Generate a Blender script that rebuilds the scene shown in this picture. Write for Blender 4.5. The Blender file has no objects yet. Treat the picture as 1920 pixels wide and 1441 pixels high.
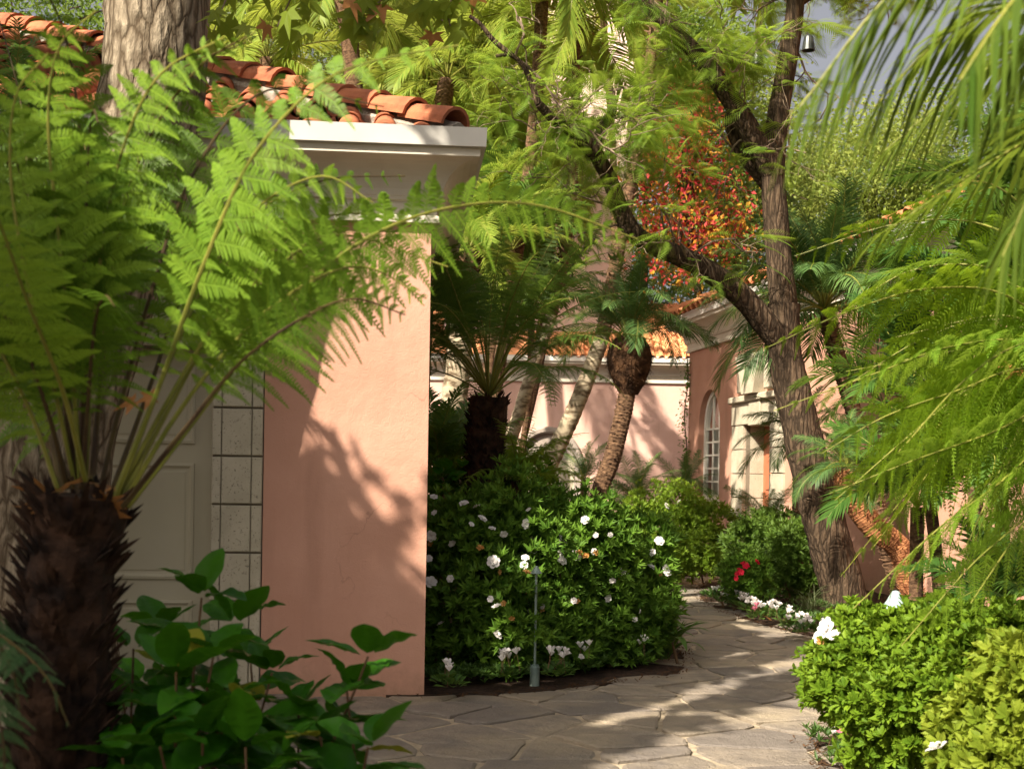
import bpy, math, random
import numpy as np
from mathutils import Vector, Matrix

random.seed(7)
rng = np.random.default_rng(7)
SC = bpy.context.scene
COL = SC.collection

# ------------------------------------------------------------------ camera, sky, sun, exposure
EYE = 1.45          # eye height in metres
FPX = 2400.0        # focal length in photograph pixels (1920 wide)
ROLL = math.radians(0.9)
HOR = 900.0         # horizon row in the photograph

cam_d = bpy.data.cameras.new('camera')
cam_d.sensor_width = 36.0
cam_d.lens = FPX / 1920.0 * 36.0
cam_d.shift_y = (HOR - 720.5) / 1920.0
cam_d.clip_start = 0.05
cam_d.clip_end = 2000.0
cam_d.dof.use_dof = True
cam_d.dof.focus_distance = 10.5
cam_d.dof.aperture_fstop = 5.6
cam = bpy.data.objects.new('camera', cam_d)
COL.objects.link(cam)
cam.matrix_world = Matrix.Translation((0, 0, EYE)) @ Matrix.Rotation(math.radians(90), 4, 'X') @ Matrix.Rotation(ROLL, 4, 'Z')
SC.camera = cam

SUN_EL = math.radians(42)
SUN_AZ = math.radians(40)      # behind the camera, to its left
SUN = np.array([math.sin(SUN_AZ) * math.cos(SUN_EL), math.cos(SUN_AZ) * math.cos(SUN_EL), -math.sin(SUN_EL)])

world = bpy.data.worlds.new('World')
SC.world = world
world.use_nodes = True
wn = world.node_tree
sky = wn.nodes.new('ShaderNodeTexSky')
sky.sky_type = 'NISHITA'
sky.sun_disc = False
sky.sun_elevation = SUN_EL
sky.sun_rotation = math.atan2(-SUN[0], -SUN[1])
sky.air_density = 1.0
sky.dust_density = 7.0
sky.ozone_density = 1.0
wn.nodes['Background'].inputs['Strength'].default_value = 0.066
hsv = wn.nodes.new('ShaderNodeHueSaturation')        # thin high cloud: a paler, greyer sky
hsv.inputs['Saturation'].default_value = 0.42
wn.links.new(sky.outputs[0], hsv.inputs['Color'])
wn.links.new(hsv.outputs[0], wn.nodes['Background'].inputs['Color'])

sun_d = bpy.data.lights.new('sun', 'SUN')
sun_d.energy = 5.0
sun_d.angle = math.radians(0.55)
sun_d.color = (1.0, 0.945, 0.83)
sun = bpy.data.objects.new('sun', sun_d)
COL.objects.link(sun)
sun.rotation_euler = Vector(SUN).to_track_quat('-Z', 'Y').to_euler()
sun.location = (-12, -12, 20)

SC.view_settings.view_transform = 'Standard'
SC.view_settings.look = 'None'
SC.view_settings.gamma = 1.0
SC.view_settings.exposure = 1.27
SC.view_settings.use_white_balance = True          # a daylight scene balanced slightly warm
SC.view_settings.white_balance_temperature = 7000
SC.view_settings.white_balance_tint = 14
SC.render.engine = 'CYCLES'
SC.cycles.use_denoising = True
SC.cycles.max_bounces = 8
SC.cycles.transparent_max_bounces = 8
SC.cycles.sample_clamp_indirect = 6.0

# ------------------------------------------------------------------ helpers
def P(u, v, Y):
    """photograph pixel at distance Y -> world point"""
    a, b = u - 960.0, v - HOR
    c, s = math.cos(ROLL), math.sin(ROLL)
    x, y = a * c + b * s, -a * s + b * c
    return np.array([x / FPX * Y, Y, EYE - y / FPX * Y])

def G(u, v, z=0.0):
    """photograph pixel -> point on the plane of height z"""
    p = P(u, v, 1.0)
    k = (z - EYE) / (p[2] - EYE)
    return np.array([p[0] * k, k, z])

def PIX(p):
    x, y = p[0] / p[1] * FPX, (EYE - p[2]) / p[1] * FPX
    c, s = math.cos(ROLL), math.sin(ROLL)
    return 960 + x * c - y * s, HOR + x * s + y * c

def nrm(a):
    a = np.asarray(a, float)
    n = np.linalg.norm(a, axis=-1, keepdims=True)
    return a / np.maximum(n, 1e-9)

def inpoly(x, y, poly):
    r = False
    j = len(poly) - 1
    for i in range(len(poly)):
        xi, yi = poly[i][:2]
        xj, yj = poly[j][:2]
        if (yi > y) != (yj > y) and x < (xj - xi) * (y - yi) / (yj - yi) + xi:
            r = not r
        j = i
    return r

def spline(pts, n):
    """Catmull-Rom through pts, n samples, even in arc length"""
    p = np.asarray(pts, float)
    if len(p) == 2:
        return p[0] + (p[1] - p[0]) * np.linspace(0, 1, n)[:, None]
    q = np.vstack([2 * p[0] - p[1], p, 2 * p[-1] - p[-2]])
    out = []
    for i in range(1, len(q) - 2):
        t = np.linspace(0, 1, 16, endpoint=False)[:, None]
        a, b, c, d = q[i - 1], q[i], q[i + 1], q[i + 2]
        out.append(0.5 * ((2 * b) + (c - a) * t + (2 * a - 5 * b + 4 * c - d) * t ** 2 + (3 * b - a - 3 * c + d) * t ** 3))
    out = np.vstack(out + [p[-1:]])
    L = np.r_[0, np.cumsum(np.linalg.norm(np.diff(out, axis=0), axis=1))]
    s = np.linspace(0, L[-1], n)
    return np.stack([np.interp(s, L, out[:, k]) for k in range(3)], 1)

class Geo:
    """collects faces, then links them as one mesh object"""
    def __init__(self):
        self.V, self.F, self.A, self.M, self.n = [], [], [], [], 0
    def add(self, V, F, var=None, mat=0):
        V = np.asarray(V, float).reshape(-1, 3)
        F = np.asarray(F, int)
        if len(F) == 0:
            return self
        self.V.append(V)
        self.F.append(F + self.n)
        self.A.append(np.full(len(V), 0.5) if var is None else np.broadcast_to(np.asarray(var, float), (len(V),)))
        self.M.append(np.full(len(F), mat))
        self.n += len(V)
        return self
    def mesh(self, name, mats, smooth=False):
        me = bpy.data.meshes.new(name)
        V = np.vstack(self.V)
        me.vertices.add(len(V))
        me.vertices.foreach_set('co', V.astype(np.float32).ravel())
        loops = np.concatenate([f.ravel() for f in self.F])
        tot = np.concatenate([np.full(len(f), f.shape[1]) for f in self.F])
        me.loops.add(len(loops))
        me.loops.foreach_set('vertex_index', loops.astype(np.int32))
        me.polygons.add(len(tot))
        me.polygons.foreach_set('loop_start', np.r_[0, np.cumsum(tot)[:-1]].astype(np.int32))
        me.polygons.foreach_set('material_index', np.concatenate(self.M).astype(np.int32))
        me.polygons.foreach_set('use_smooth', np.full(len(tot), smooth))
        at = me.attributes.new('var', 'FLOAT', 'POINT')
        at.data.foreach_set('value', np.concatenate(self.A).astype(np.float32))
        for m in (mats if isinstance(mats, (list, tuple)) else [mats]):
            me.materials.append(m)
        me.update(calc_edges=True)
        return me
    def obj(self, name, mats, parent=None, smooth=False, **kw):
        return link(name, self.mesh(name, mats, smooth), parent, **kw)

def link(name, data, parent=None, loc=None, rz=0.0, mat=None, label=None, cat=None, group=None, kind=None):
    o = bpy.data.objects.new(name, data)
    COL.objects.link(o)
    if parent is not None:
        o.parent = parent
    if mat is not None:
        o.matrix_local = mat
    else:
        if loc is not None:
            o.location = tuple(loc)
        o.rotation_euler = (0, 0, rz)
    tag(o, label, cat, group, kind)
    return o

def tag(o, label=None, cat=None, group=None, kind=None):
    for k, v in (('label', label), ('category', cat), ('group', group), ('kind', kind)):
        if v:
            o[k] = v
    return o

def thing(name, loc, label, cat, group=None, rz=0.0):
    o = link(name, None, None, loc, rz, None, label, cat, group)
    o.empty_display_size = 0.2
    return o

def box(g, x0, x1, y0, y1, z0, z1, mat=0, bev=0.0, var=None):
    if bev <= 0:
        V = [(x, y, z) for z in (z0, z1) for y in (y0, y1) for x in (x0, x1)]
        F = [(0, 2, 3, 1), (4, 5, 7, 6), (0, 1, 5, 4), (2, 6, 7, 3), (0, 4, 6, 2), (1, 3, 7, 5)]
        return g.add(V, F, var, mat)
    b = bev                                     # box with a chamfered front (low y) face
    V = [(x0, y1, z0), (x1, y1, z0), (x1, y1, z1), (x0, y1, z1),
         (x0, y0 + b, z0), (x1, y0 + b, z0), (x1, y0 + b, z1), (x0, y0 + b, z1),
         (x0 + b, y0, z0 + b), (x1 - b, y0, z0 + b), (x1 - b, y0, z1 - b), (x0 + b, y0, z1 - b)]
    F = [(0, 3, 2, 1), (8, 9, 10, 11), (4, 5, 9, 8), (5, 6, 10, 9), (6, 7, 11, 10), (7, 4, 8, 11),
         (0, 1, 5, 4), (1, 2, 6, 5), (2, 3, 7, 6), (3, 0, 4, 7)]
    return g.add(V, F, var, mat)

def tube(g, path, rad, n=8, mat=0, rough=0.0, var=None, cap=True):
    path = np.asarray(path, float)
    m = len(path)
    rad = np.broadcast_to(np.asarray(rad, float), (m,))
    T = nrm(np.gradient(path, axis=0))
    ref = np.array([0, 1.0, 0.0]) if abs(T[:, 1]).mean() < 0.8 else np.array([1.0, 0, 0])
    S = nrm(np.cross(T, ref))
    N = np.cross(S, T)
    a = np.linspace(0, 2 * math.pi, n, endpoint=False)
    R = np.repeat(rad[:, None], n, 1)
    if rough > 0:
        ph = rng.uniform(0, 6.28, 6)
        i = np.arange(m)[:, None]
        R = R * (1 + rough * (np.sin(3 * a + ph[0] + i * 0.13) * .5 + np.sin(5 * a + ph[1] - i * 0.31) * .3 + np.sin(2 * a + i * .5 + ph[2]) * .35
                              + rng.normal(0, .35, (m, n))))
    V = path[:, None] + R[..., None] * (np.cos(a)[None, :, None] * S[:, None] + np.sin(a)[None, :, None] * N[:, None])
    F = []
    idx = np.arange(m * n).reshape(m, n)
    F = np.stack([idx[:-1], np.roll(idx, -1, 1)[:-1], np.roll(idx, -1, 1)[1:], idx[1:]], -1).reshape(-1, 4)
    g.add(V.reshape(-1, 3), F, var, mat)
    if cap:
        V2 = np.vstack([V[-1], path[-1:]])
        g.add(V2, [(k, (k + 1) % n, n) for k in range(n)], var, mat)
        V3 = np.vstack([V[0], path[:1]])
        g.add(V3, [((k + 1) % n, k, n) for k in range(n)], var, mat)
    return g

def lathe(g, prof, n=16, c=(0, 0, 0), mat=0):
    prof = np.asarray(prof, float)
    a = np.linspace(0, 2 * math.pi, n, endpoint=False)
    V = np.stack([prof[:, 0][:, None] * np.cos(a) + c[0], prof[:, 0][:, None] * np.sin(a) + c[1], np.repeat(prof[:, 1][:, None], n, 1) + c[2]], -1)
    idx = np.arange(len(prof) * n).reshape(len(prof), n)
    F = np.stack([idx[:-1], np.roll(idx, -1, 1)[:-1], np.roll(idx, -1, 1)[1:], idx[1:]], -1).reshape(-1, 4)
    return g.add(V.reshape(-1, 3), F, None, mat)

def scatter(g, T, O, ex, up=None, scale=1.0, roll=None, var=None, mat=0):
    """many copies of the template T = (V, F) at O with x along ex"""
    V, F = np.asarray(T[0], float), np.asarray(T[1], int)
    O = np.asarray(O, float)
    n, k = len(O), len(V)
    if n == 0:
        return g
    ex = nrm(ex)
    up = np.broadcast_to(np.array([0, 0, 1.0]) if up is None else np.asarray(up, float), ex.shape)
    ey = np.cross(up, ex)
    bad = np.linalg.norm(ey, axis=1) < 1e-3
    ey[bad] = np.array([0, 1.0, 0])
    ey = nrm(ey)
    ez = np.cross(ex, ey)
    if roll is not None:
        c, s = np.cos(roll)[:, None], np.sin(roll)[:, None]
        ey, ez = ey * c + ez * s, ez * c - ey * s
    sc = np.broadcast_to(np.asarray(scale, float), (n,))[:, None, None]
    W = O[:, None] + sc * (V[None, :, 0:1] * ex[:, None] + V[None, :, 1:2] * ey[:, None] + V[None, :, 2:3] * ez[:, None])
    FF = (F[None] + (np.arange(n) * k)[:, None, None]).reshape(-1, F.shape[1])
    vv = np.repeat(rng.random(n) if var is None else np.broadcast_to(var, (n,)), k)
    return g.add(W.reshape(-1, 3), FF, vv, mat)

# ------------------------------------------------------------------ materials
def nodes(name):
    m = bpy.data.materials.new(name)
    m.use_nodes = True
    nt = m.node_tree
    return m, nt, nt.nodes['Principled BSDF'], nt.nodes['Material Output']

def N_(nt, t, **kw):
    n = nt.nodes.new(t)
    for k, v in kw.items():
        if k in n.inputs:
            n.inputs[k].default_value = v
        else:
            setattr(n, k, v)
    return n

def mixc(nt, f, a, b):
    n = nt.nodes.new('ShaderNodeMix')
    n.data_type = 'RGBA'
    for s, v in ((0, f), (6, a), (7, b)):
        if hasattr(v, 'is_output'):
            nt.links.new(v, n.inputs[s])
        elif s == 0:
            n.inputs[0].default_value = v
        else:
            n.inputs[s].default_value = (*v, 1)
    return n.outputs[2]

def ramp(nt, f, lo, hi):
    n = nt.nodes.new('ShaderNodeMapRange')
    n.inputs[1].default_value, n.inputs[2].default_value = lo, hi
    nt.links.new(f, n.inputs[0])
    return n.outputs[0]

def coords(nt, scale=(1, 1, 1), world=False):
    t = nt.nodes.new('ShaderNodeTexCoord')
    mp = nt.nodes.new('ShaderNodeMapping')
    mp.inputs['Scale'].default_value = scale
    if world:
        gnode = nt.nodes.new('ShaderNodeNewGeometry')
        nt.links.new(gnode.outputs['Position'], mp.inputs[0])
    else:
        nt.links.new(t.outputs['Object'], mp.inputs[0])
    return mp.outputs[0]

def noise(nt, vec, scale, detail=4, rough=0.55):
    n = N_(nt, 'ShaderNodeTexNoise', Scale=scale, Detail=detail, Roughness=rough)
    nt.links.new(vec, n.inputs['Vector'])
    return n.outputs[0]

def bump(nt, bs, h, strength, dist):
    b = N_(nt, 'ShaderNodeBump', Strength=strength, Distance=dist)
    nt.links.new(h, b.inputs['Height'])
    nt.links.new(b.outputs[0], bs.inputs['Normal'])
    return b

def leaf(name, dark, light, trans=0.35, tcol=None, rough=0.42, spec=0.35, rnd=0.35):
    m, nt, bs, out = nodes(name)
    at = N_(nt, 'ShaderNodeAttribute', attribute_name='var')
    oi = nt.nodes.new('ShaderNodeObjectInfo')
    mth = N_(nt, 'ShaderNodeMath', operation='MULTIPLY_ADD')
    mth.inputs[1].default_value = 1 - rnd
    nt.links.new(at.outputs['Fac'], mth.inputs[0])
    m2 = N_(nt, 'ShaderNodeMath', operation='MULTIPLY')
    m2.inputs[1].default_value = rnd
    nt.links.new(oi.outputs['Random'], m2.inputs[0])
    nt.links.new(m2.outputs[0], mth.inputs[2])
    c = mixc(nt, mth.outputs[0], dark, light)
    nt.links.new(c, bs.inputs['Base Color'])
    bs.inputs['Roughness'].default_value = rough + 0.06
    bs.inputs['Specular IOR Level'].default_value = spec * 0.5
    tr = nt.nodes.new('ShaderNodeBsdfTranslucent')
    tc = mixc(nt, 0.55, c, tcol or tuple(min(1, x * k) for x, k in zip(light, (1.9, 1.6, 0.7))))
    nt.links.new(tc, tr.inputs['Color'])
    mx = nt.nodes.new('ShaderNodeMixShader')
    mx.inputs[0].default_value = trans
    nt.links.new(bs.outputs[0], mx.inputs[1])
    nt.links.new(tr.outputs[0], mx.inputs[2])
    nt.links.new(mx.outputs[0], out.inputs[0])
    return m

def plain(name, c1, c2, scale=3, rough=0.8, bs_scale=40, bs=0.3, bd=0.01, stretch=(1, 1, 1), metal=0.0, lo=0.35, hi=0.65, rnd=0.0, world=False):
    """two colours mixed by noise, with a fine noise relief; rnd shifts the mix per object"""
    m, nt, b, out = nodes(name)
    v = coords(nt, stretch, world)
    f = ramp(nt, noise(nt, v, scale), lo, hi)
    if rnd > 0:
        oi = nt.nodes.new('ShaderNodeObjectInfo')
        mm = N_(nt, 'ShaderNodeMath', operation='MULTIPLY_ADD')
        mm.inputs[1].default_value = rnd
        nt.links.new(oi.outputs['Random'], mm.inputs[0])
        m3 = N_(nt, 'ShaderNodeMath', operation='MULTIPLY')
        m3.inputs[1].default_value = 1 - rnd
        nt.links.new(f, m3.inputs[0])
        nt.links.new(m3.outputs[0], mm.inputs[2])
        f = mm.outputs[0]
    nt.links.new(mixc(nt, f, c1, c2), b.inputs['Base Color'])
    b.inputs['Roughness'].default_value = rough
    b.inputs['Metallic'].default_value = metal
    b.inputs['Specular IOR Level'].default_value = 0.25
    if bs > 0:
        bump(nt, b, noise(nt, v, bs_scale, 6, 0.6), bs, bd)
    return m

def stucco(name, c1, c2):
    m, nt, b, out = nodes(name)
    v = coords(nt)
    f = ramp(nt, noise(nt, v, 1.3, 5), 0.35, 0.7)
    c = mixc(nt, f, c1, c2)
    stain = ramp(nt, noise(nt, coords(nt, (3, 3, 0.5)), 1.2, 5), 0.55, 0.85)
    c = mixc(nt, stain, c, tuple(x * 0.8 for x in c1))
    # splashes of dried mud with ragged tops, and fine cracks
    sx = N_(nt, 'ShaderNodeSeparateXYZ')
    nt.links.new(v, sx.inputs[0])
    hz = N_(nt, 'ShaderNodeMath', operation='MULTIPLY_ADD')
    hz.inputs[1].default_value = 0.55
    nt.links.new(noise(nt, v, 7, 6, 0.7), hz.inputs[0])
    neg = N_(nt, 'ShaderNodeMath', operation='MULTIPLY')
    neg.inputs[1].default_value = -1.0
    nt.links.new(sx.outputs[2], neg.inputs[0])
    nt.links.new(neg.outputs[0], hz.inputs[2])
    c = mixc(nt, ramp(nt, hz.outputs[0], 0.08, 0.42), c, (0.26, 0.16, 0.10))
    cv = N_(nt, 'ShaderNodeTexVoronoi', Scale=1.1)
    cv.feature = 'DISTANCE_TO_EDGE'
    wob = N_(nt, 'ShaderNodeVectorMath', operation='MULTIPLY_ADD')
    wob.inputs[1].default_value = (0.5, 0.5, 0.5)
    nz = N_(nt, 'ShaderNodeTexNoise', Scale=3.0, Detail=5.0)
    nt.links.new(v, nz.inputs[0])
    nt.links.new(nz.outputs['Color'], wob.inputs[0])
    nt.links.new(v, wob.inputs[2])
    nt.links.new(wob.outputs[0], cv.inputs['Vector'])
    crack = ramp(nt, cv.outputs['Distance'], 0.006, 0.0)
    gate = N_(nt, 'ShaderNodeMath', operation='MULTIPLY')
    nt.links.new(crack, gate.inputs[0])
    nt.links.new(ramp(nt, noise(nt, v, 1.7, 2), 0.5, 0.62), gate.inputs[1])
    g2 = N_(nt, 'ShaderNodeMath', operation='MULTIPLY')
    g2.inputs[1].default_value = 0.45
    nt.links.new(gate.outputs[0], g2.inputs[0])
    c = mixc(nt, g2.outputs[0], c, tuple(x * 0.5 for x in c1))
    nt.links.new(c, b.inputs['Base Color'])
    b.inputs['Roughness'].default_value = 0.9
    b.inputs['Specular IOR Level'].default_value = 0.15
    ad = N_(nt, 'ShaderNodeMath', operation='MULTIPLY_ADD')
    ad.inputs[1].default_value = 0.35
    nt.links.new(noise(nt, v, 90, 4), ad.inputs[0])
    nt.links.new(noise(nt, v, 9, 5, 0.6), ad.inputs[2])
    bump(nt, b, ad.outputs[0], 0.55, 0.014)
    return m

def bark(name, c1, c2, stretch=(9, 9, 1.6), scale=2.2, bs=0.9, bd=0.03, rough=0.9):
    m, nt, b, out = nodes(name)
    v = coords(nt, stretch)
    vo = N_(nt, 'ShaderNodeTexVoronoi', Scale=scale)
    vo.feature = 'DISTANCE_TO_EDGE'
    nz = N_(nt, 'ShaderNodeTexNoise', Scale=1.5, Detail=4.0)
    nt.links.new(v, nz.inputs[0])
    mx = mixc(nt, 0.35, (0, 0, 0), (0, 0, 0))
    va = N_(nt, 'ShaderNodeVectorMath', operation='MULTIPLY_ADD')
    va.inputs[1].default_value = (0.9, 0.9, 0.9)
    nt.links.new(nz.outputs['Color'], va.inputs[0])
    nt.links.new(v, va.inputs[2])
    nt.links.new(va.outputs[0], vo.inputs['Vector'])
    h = ramp(nt, vo.outputs['Distance'], 0.0, 0.28)
    n2 = noise(nt, v, 4, 6, 0.65)
    mm = N_(nt, 'ShaderNodeMath', operation='MULTIPLY')
    nt.links.new(h, mm.inputs[0])
    nt.links.new(ramp(nt, n2, 0.2, 0.75), mm.inputs[1])
    nt.links.new(mixc(nt, mm.outputs[0], c1, c2), b.inputs['Base Color'])
    b.inputs['Roughness'].default_value = rough
    b.inputs['Specular IOR Level'].default_value = 0.15
    bump(nt, b, mm.outputs[0], bs, bd)
    return m

def stone(name, c1, c2):
    m, nt, b, out = nodes(name)
    v = coords(nt)
    f = ramp(nt, noise(nt, v, 5, 5), 0.3, 0.7)
    c = mixc(nt, f, c1, c2)
    pits = ramp(nt, noise(nt, v, 75, 3, 0.7), 0.60, 0.68)
    nt.links.new(mixc(nt, pits, c, tuple(x * 0.45 for x in c1)), b.inputs['Base Color'])
    b.inputs['Roughness'].default_value = 0.9
    inv = N_(nt, 'ShaderNodeMath', operation='SUBTRACT')
    inv.inputs[0].default_value = 1.0
    nt.links.new(pits, inv.inputs[1])
    bump(nt, b, inv.outputs[0], 0.6, 0.008)
    return m

M = {}
M['stucco'] = stucco('pink stucco', (0.475, 0.252, 0.176), (0.55, 0.31, 0.226))
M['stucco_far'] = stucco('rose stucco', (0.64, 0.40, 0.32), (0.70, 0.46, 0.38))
M['cream'] = plain('cream cornice paint', (0.52, 0.48, 0.385), (0.61, 0.57, 0.47), 2, 0.7, 30, 0.15, 0.006)
M['gutter'] = plain('grey gutter paint', (0.50, 0.49, 0.44), (0.58, 0.57, 0.52), 2, 0.5, 30, 0.08, 0.004)
M['stone'] = stone('cast stone', (0.38, 0.34, 0.245), (0.49, 0.44, 0.33))
M['joint'] = plain('dark joint', (0.15, 0.125, 0.09), (0.21, 0.18, 0.13), 8)
M['doorpaint'] = plain('cream door paint', (0.42, 0.38, 0.265), (0.47, 0.43, 0.31), 1.5, 0.5, 60, 0.05, 0.002)
M['reddoor'] = plain('red brown door paint', (0.42, 0.13, 0.06), (0.48, 0.16, 0.08), 3, 0.5, 60, 0.1, 0.002)
M['terra'] = plain('terracotta', (0.36, 0.10, 0.045), (0.62, 0.25, 0.11), 6, 0.8, 60, 0.3, 0.006, rnd=0.5)
M['terra_old'] = plain('weathered terracotta', (0.20, 0.065, 0.035), (0.46, 0.16, 0.075), 8, 0.9, 50, 0.5, 0.01, rnd=0.4)
M['terra_far'] = plain('orange terracotta', (0.62, 0.22, 0.09), (0.82, 0.42, 0.20), 4, 0.8, 60, 0.2, 0.006, rnd=0.6)
M['mortar'] = plain('rough mortar', (0.22, 0.19, 0.15), (0.40, 0.36, 0.30), 14, 0.95, 30, 0.8, 0.02)
M['soil'] = plain('mulch', (0.020, 0.012, 0.008), (0.075, 0.042, 0.024), 22, 0.95, 60, 1.0, 0.04, world=True)
M['grout'] = plain('sandy grout', (0.27, 0.22, 0.15), (0.42, 0.35, 0.25), 9, 0.95, 80, 0.6, 0.01, world=True)
M['white_frame'] = plain('white window paint', (0.72, 0.69, 0.60), (0.80, 0.77, 0.68), 3, 0.45, 40, 0.05, 0.002)
M['curtain'] = plain('pale curtain', (0.45, 0.42, 0.34), (0.62, 0.60, 0.52), 3, 0.9, 8, 0.6, 0.05, (8, 8, 0.3))
M['metal'] = plain('verdigris metal', (0.14, 0.20, 0.18), (0.24, 0.31, 0.27), 12, 0.45, 60, 0.1, 0.002, metal=0.3)
M['metal_pale'] = plain('pale green metal', (0.30, 0.42, 0.40), (0.40, 0.52, 0.50), 12, 0.4, 60, 0.1, 0.002, metal=0.2)
M['metal_dark'] = plain('dark metal', (0.03, 0.035, 0.035), (0.06, 0.065, 0.06), 12, 0.4, 60, 0.1, 0.002, metal=0.4)
M['dark'] = plain('dark interior', (0.02, 0.02, 0.02), (0.03, 0.03, 0.03))
M['bark_big'] = bark('grey brown bark', (0.07, 0.05, 0.03), (0.50, 0.42, 0.30), (7, 7, 2.2), 1.6)
M['bark_jac'] = bark('dark furrowed bark', (0.028, 0.019, 0.012), (0.185, 0.125, 0.078), (9, 9, 1.6), 2.0)
M['bark_pale'] = plain('pale palm bark', (0.12, 0.085, 0.05), (0.42, 0.35, 0.24), 2.2, 0.9, 14, 0.7, 0.02, (3, 3, 7), lo=0.38, hi=0.58)
M['bark_palm'] = plain('brown palm bark', (0.05, 0.026, 0.014), (0.19, 0.11, 0.06), 6, 0.95, 20, 0.9, 0.02, (3, 3, 6))
M['bark_rust'] = plain('rusty palm fibre', (0.15, 0.05, 0.02), (0.42, 0.19, 0.08), 6, 0.95, 20, 0.9, 0.02, (3, 3, 6))
M['fern_trunk'] = plain('black brown fern trunk', (0.012, 0.007, 0.005), (0.060, 0.030, 0.016), 12, 0.95, 30, 0.9, 0.02)
M['twig'] = plain('grey twig', (0.10, 0.07, 0.05), (0.24, 0.18, 0.12), 8, 0.9, 20, 0.2, 0.004)
M['rachis'] = plain('green stalk', (0.11, 0.13, 0.02), (0.24, 0.24, 0.045), 5, 0.5, 40, 0.1, 0.002)
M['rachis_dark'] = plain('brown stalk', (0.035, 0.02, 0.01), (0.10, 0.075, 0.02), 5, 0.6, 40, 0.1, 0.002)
M['stem'] = plain('brown stem', (0.07, 0.04, 0.02), (0.16, 0.09, 0.04), 8, 0.6, 30, 0.2, 0.004)
M['deadleaf'] = leaf('dead leaf', (0.20, 0.08, 0.025), (0.50, 0.24, 0.08), 0.25, (0.6, 0.3, 0.1))

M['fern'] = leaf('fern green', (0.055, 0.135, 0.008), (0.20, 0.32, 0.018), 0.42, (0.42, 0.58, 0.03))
M['fern_shaded'] = leaf('shaded fern green', (0.028, 0.080, 0.008), (0.11, 0.20, 0.016), 0.36, (0.26, 0.42, 0.03))  # darker copy of the fern green, shade put into the colour
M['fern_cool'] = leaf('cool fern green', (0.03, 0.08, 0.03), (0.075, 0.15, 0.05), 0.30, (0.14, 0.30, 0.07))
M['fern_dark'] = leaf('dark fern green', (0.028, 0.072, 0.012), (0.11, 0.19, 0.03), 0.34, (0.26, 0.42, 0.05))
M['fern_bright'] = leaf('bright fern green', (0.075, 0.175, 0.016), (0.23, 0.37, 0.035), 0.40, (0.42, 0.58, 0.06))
M['palm'] = leaf('palm green', (0.03, 0.085, 0.025), (0.12, 0.21, 0.06), 0.28, (0.22, 0.38, 0.06), rough=0.42, spec=0.4)
M['palm_yellow'] = leaf('yellowish palm green', (0.10, 0.19, 0.025), (0.30, 0.36, 0.06), 0.42, (0.55, 0.62, 0.09), rough=0.38, spec=0.4)
M['palm_fore'] = leaf('near palm green', (0.035, 0.085, 0.012), (0.14, 0.20, 0.03), 0.40, (0.36, 0.48, 0.05), rough=0.38)
M['azalea'] = leaf('azalea green', (0.028, 0.085, 0.010), (0.16, 0.30, 0.035), 0.28, (0.20, 0.36, 0.04), rough=0.48, spec=0.28, rnd=0.1)
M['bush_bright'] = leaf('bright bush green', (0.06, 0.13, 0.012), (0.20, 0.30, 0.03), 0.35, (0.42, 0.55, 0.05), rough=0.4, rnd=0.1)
M['bush_right'] = leaf('glossy bush green', (0.045, 0.11, 0.008), (0.17, 0.27, 0.02), 0.30, (0.34, 0.46, 0.05), rough=0.5, spec=0.25, rnd=0.1)
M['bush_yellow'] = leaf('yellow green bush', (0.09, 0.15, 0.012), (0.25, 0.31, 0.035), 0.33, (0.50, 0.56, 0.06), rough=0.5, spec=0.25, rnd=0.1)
M['jac'] = leaf('feathery green', (0.07, 0.15, 0.02), (0.20, 0.30, 0.04), 0.45, (0.42, 0.56, 0.06), rnd=0.1)
M['far'] = leaf('yellowish far green', (0.10, 0.17, 0.03), (0.32, 0.37, 0.08), 0.42, (0.52, 0.56, 0.12), rnd=0.25)
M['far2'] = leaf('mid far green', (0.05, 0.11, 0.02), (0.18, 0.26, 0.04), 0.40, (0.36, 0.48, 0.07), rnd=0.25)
M['syc'] = leaf('lobed leaf green', (0.06, 0.12, 0.012), (0.20, 0.26, 0.03), 0.45, (0.42, 0.52, 0.05))
M['hydr'] = leaf('broad leaf green', (0.008, 0.065, 0.004), (0.045, 0.18, 0.008), 0.28, (0.14, 0.40, 0.02), rough=0.33, spec=0.5, rnd=0.85)
M['hydr_y'] = leaf('yellowing leaf', (0.16, 0.20, 0.015), (0.34, 0.32, 0.03), 0.3, (0.5, 0.5, 0.05), rnd=0.5)
M['strap'] = leaf('strap leaf green', (0.02, 0.07, 0.012), (0.09, 0.17, 0.03), 0.28, (0.25, 0.42, 0.05), rough=0.35, spec=0.45, rnd=0.6)
M['under'] = leaf('low green', (0.02, 0.06, 0.012), (0.08, 0.15, 0.03), 0.25, (0.22, 0.38, 0.05), rnd=0.2)
M['grassy'] = leaf('grey green grass', (0.06, 0.085, 0.035), (0.16, 0.19, 0.09), 0.25, (0.25, 0.32, 0.10), rnd=0.2)
M['red'] = leaf('red autumn leaf', (0.40, 0.025, 0.045), (0.58, 0.10, 0.08), 0.40, (0.85, 0.18, 0.16), rnd=0.1)
M['orange'] = leaf('orange autumn leaf', (0.55, 0.20, 0.03), (0.50, 0.36, 0.05), 0.45, (0.9, 0.5, 0.10), rnd=0.1)
M['petal'] = leaf('white petal', (0.72, 0.69, 0.66), (0.84, 0.82, 0.80), 0.30, (0.9, 0.88, 0.85), rough=0.6, spec=0.2)
M['petal_old'] = leaf('spent petal', (0.48, 0.20, 0.05), (0.62, 0.42, 0.16), 0.30, (0.7, 0.4, 0.1), rough=0.7, spec=0.2)
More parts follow.
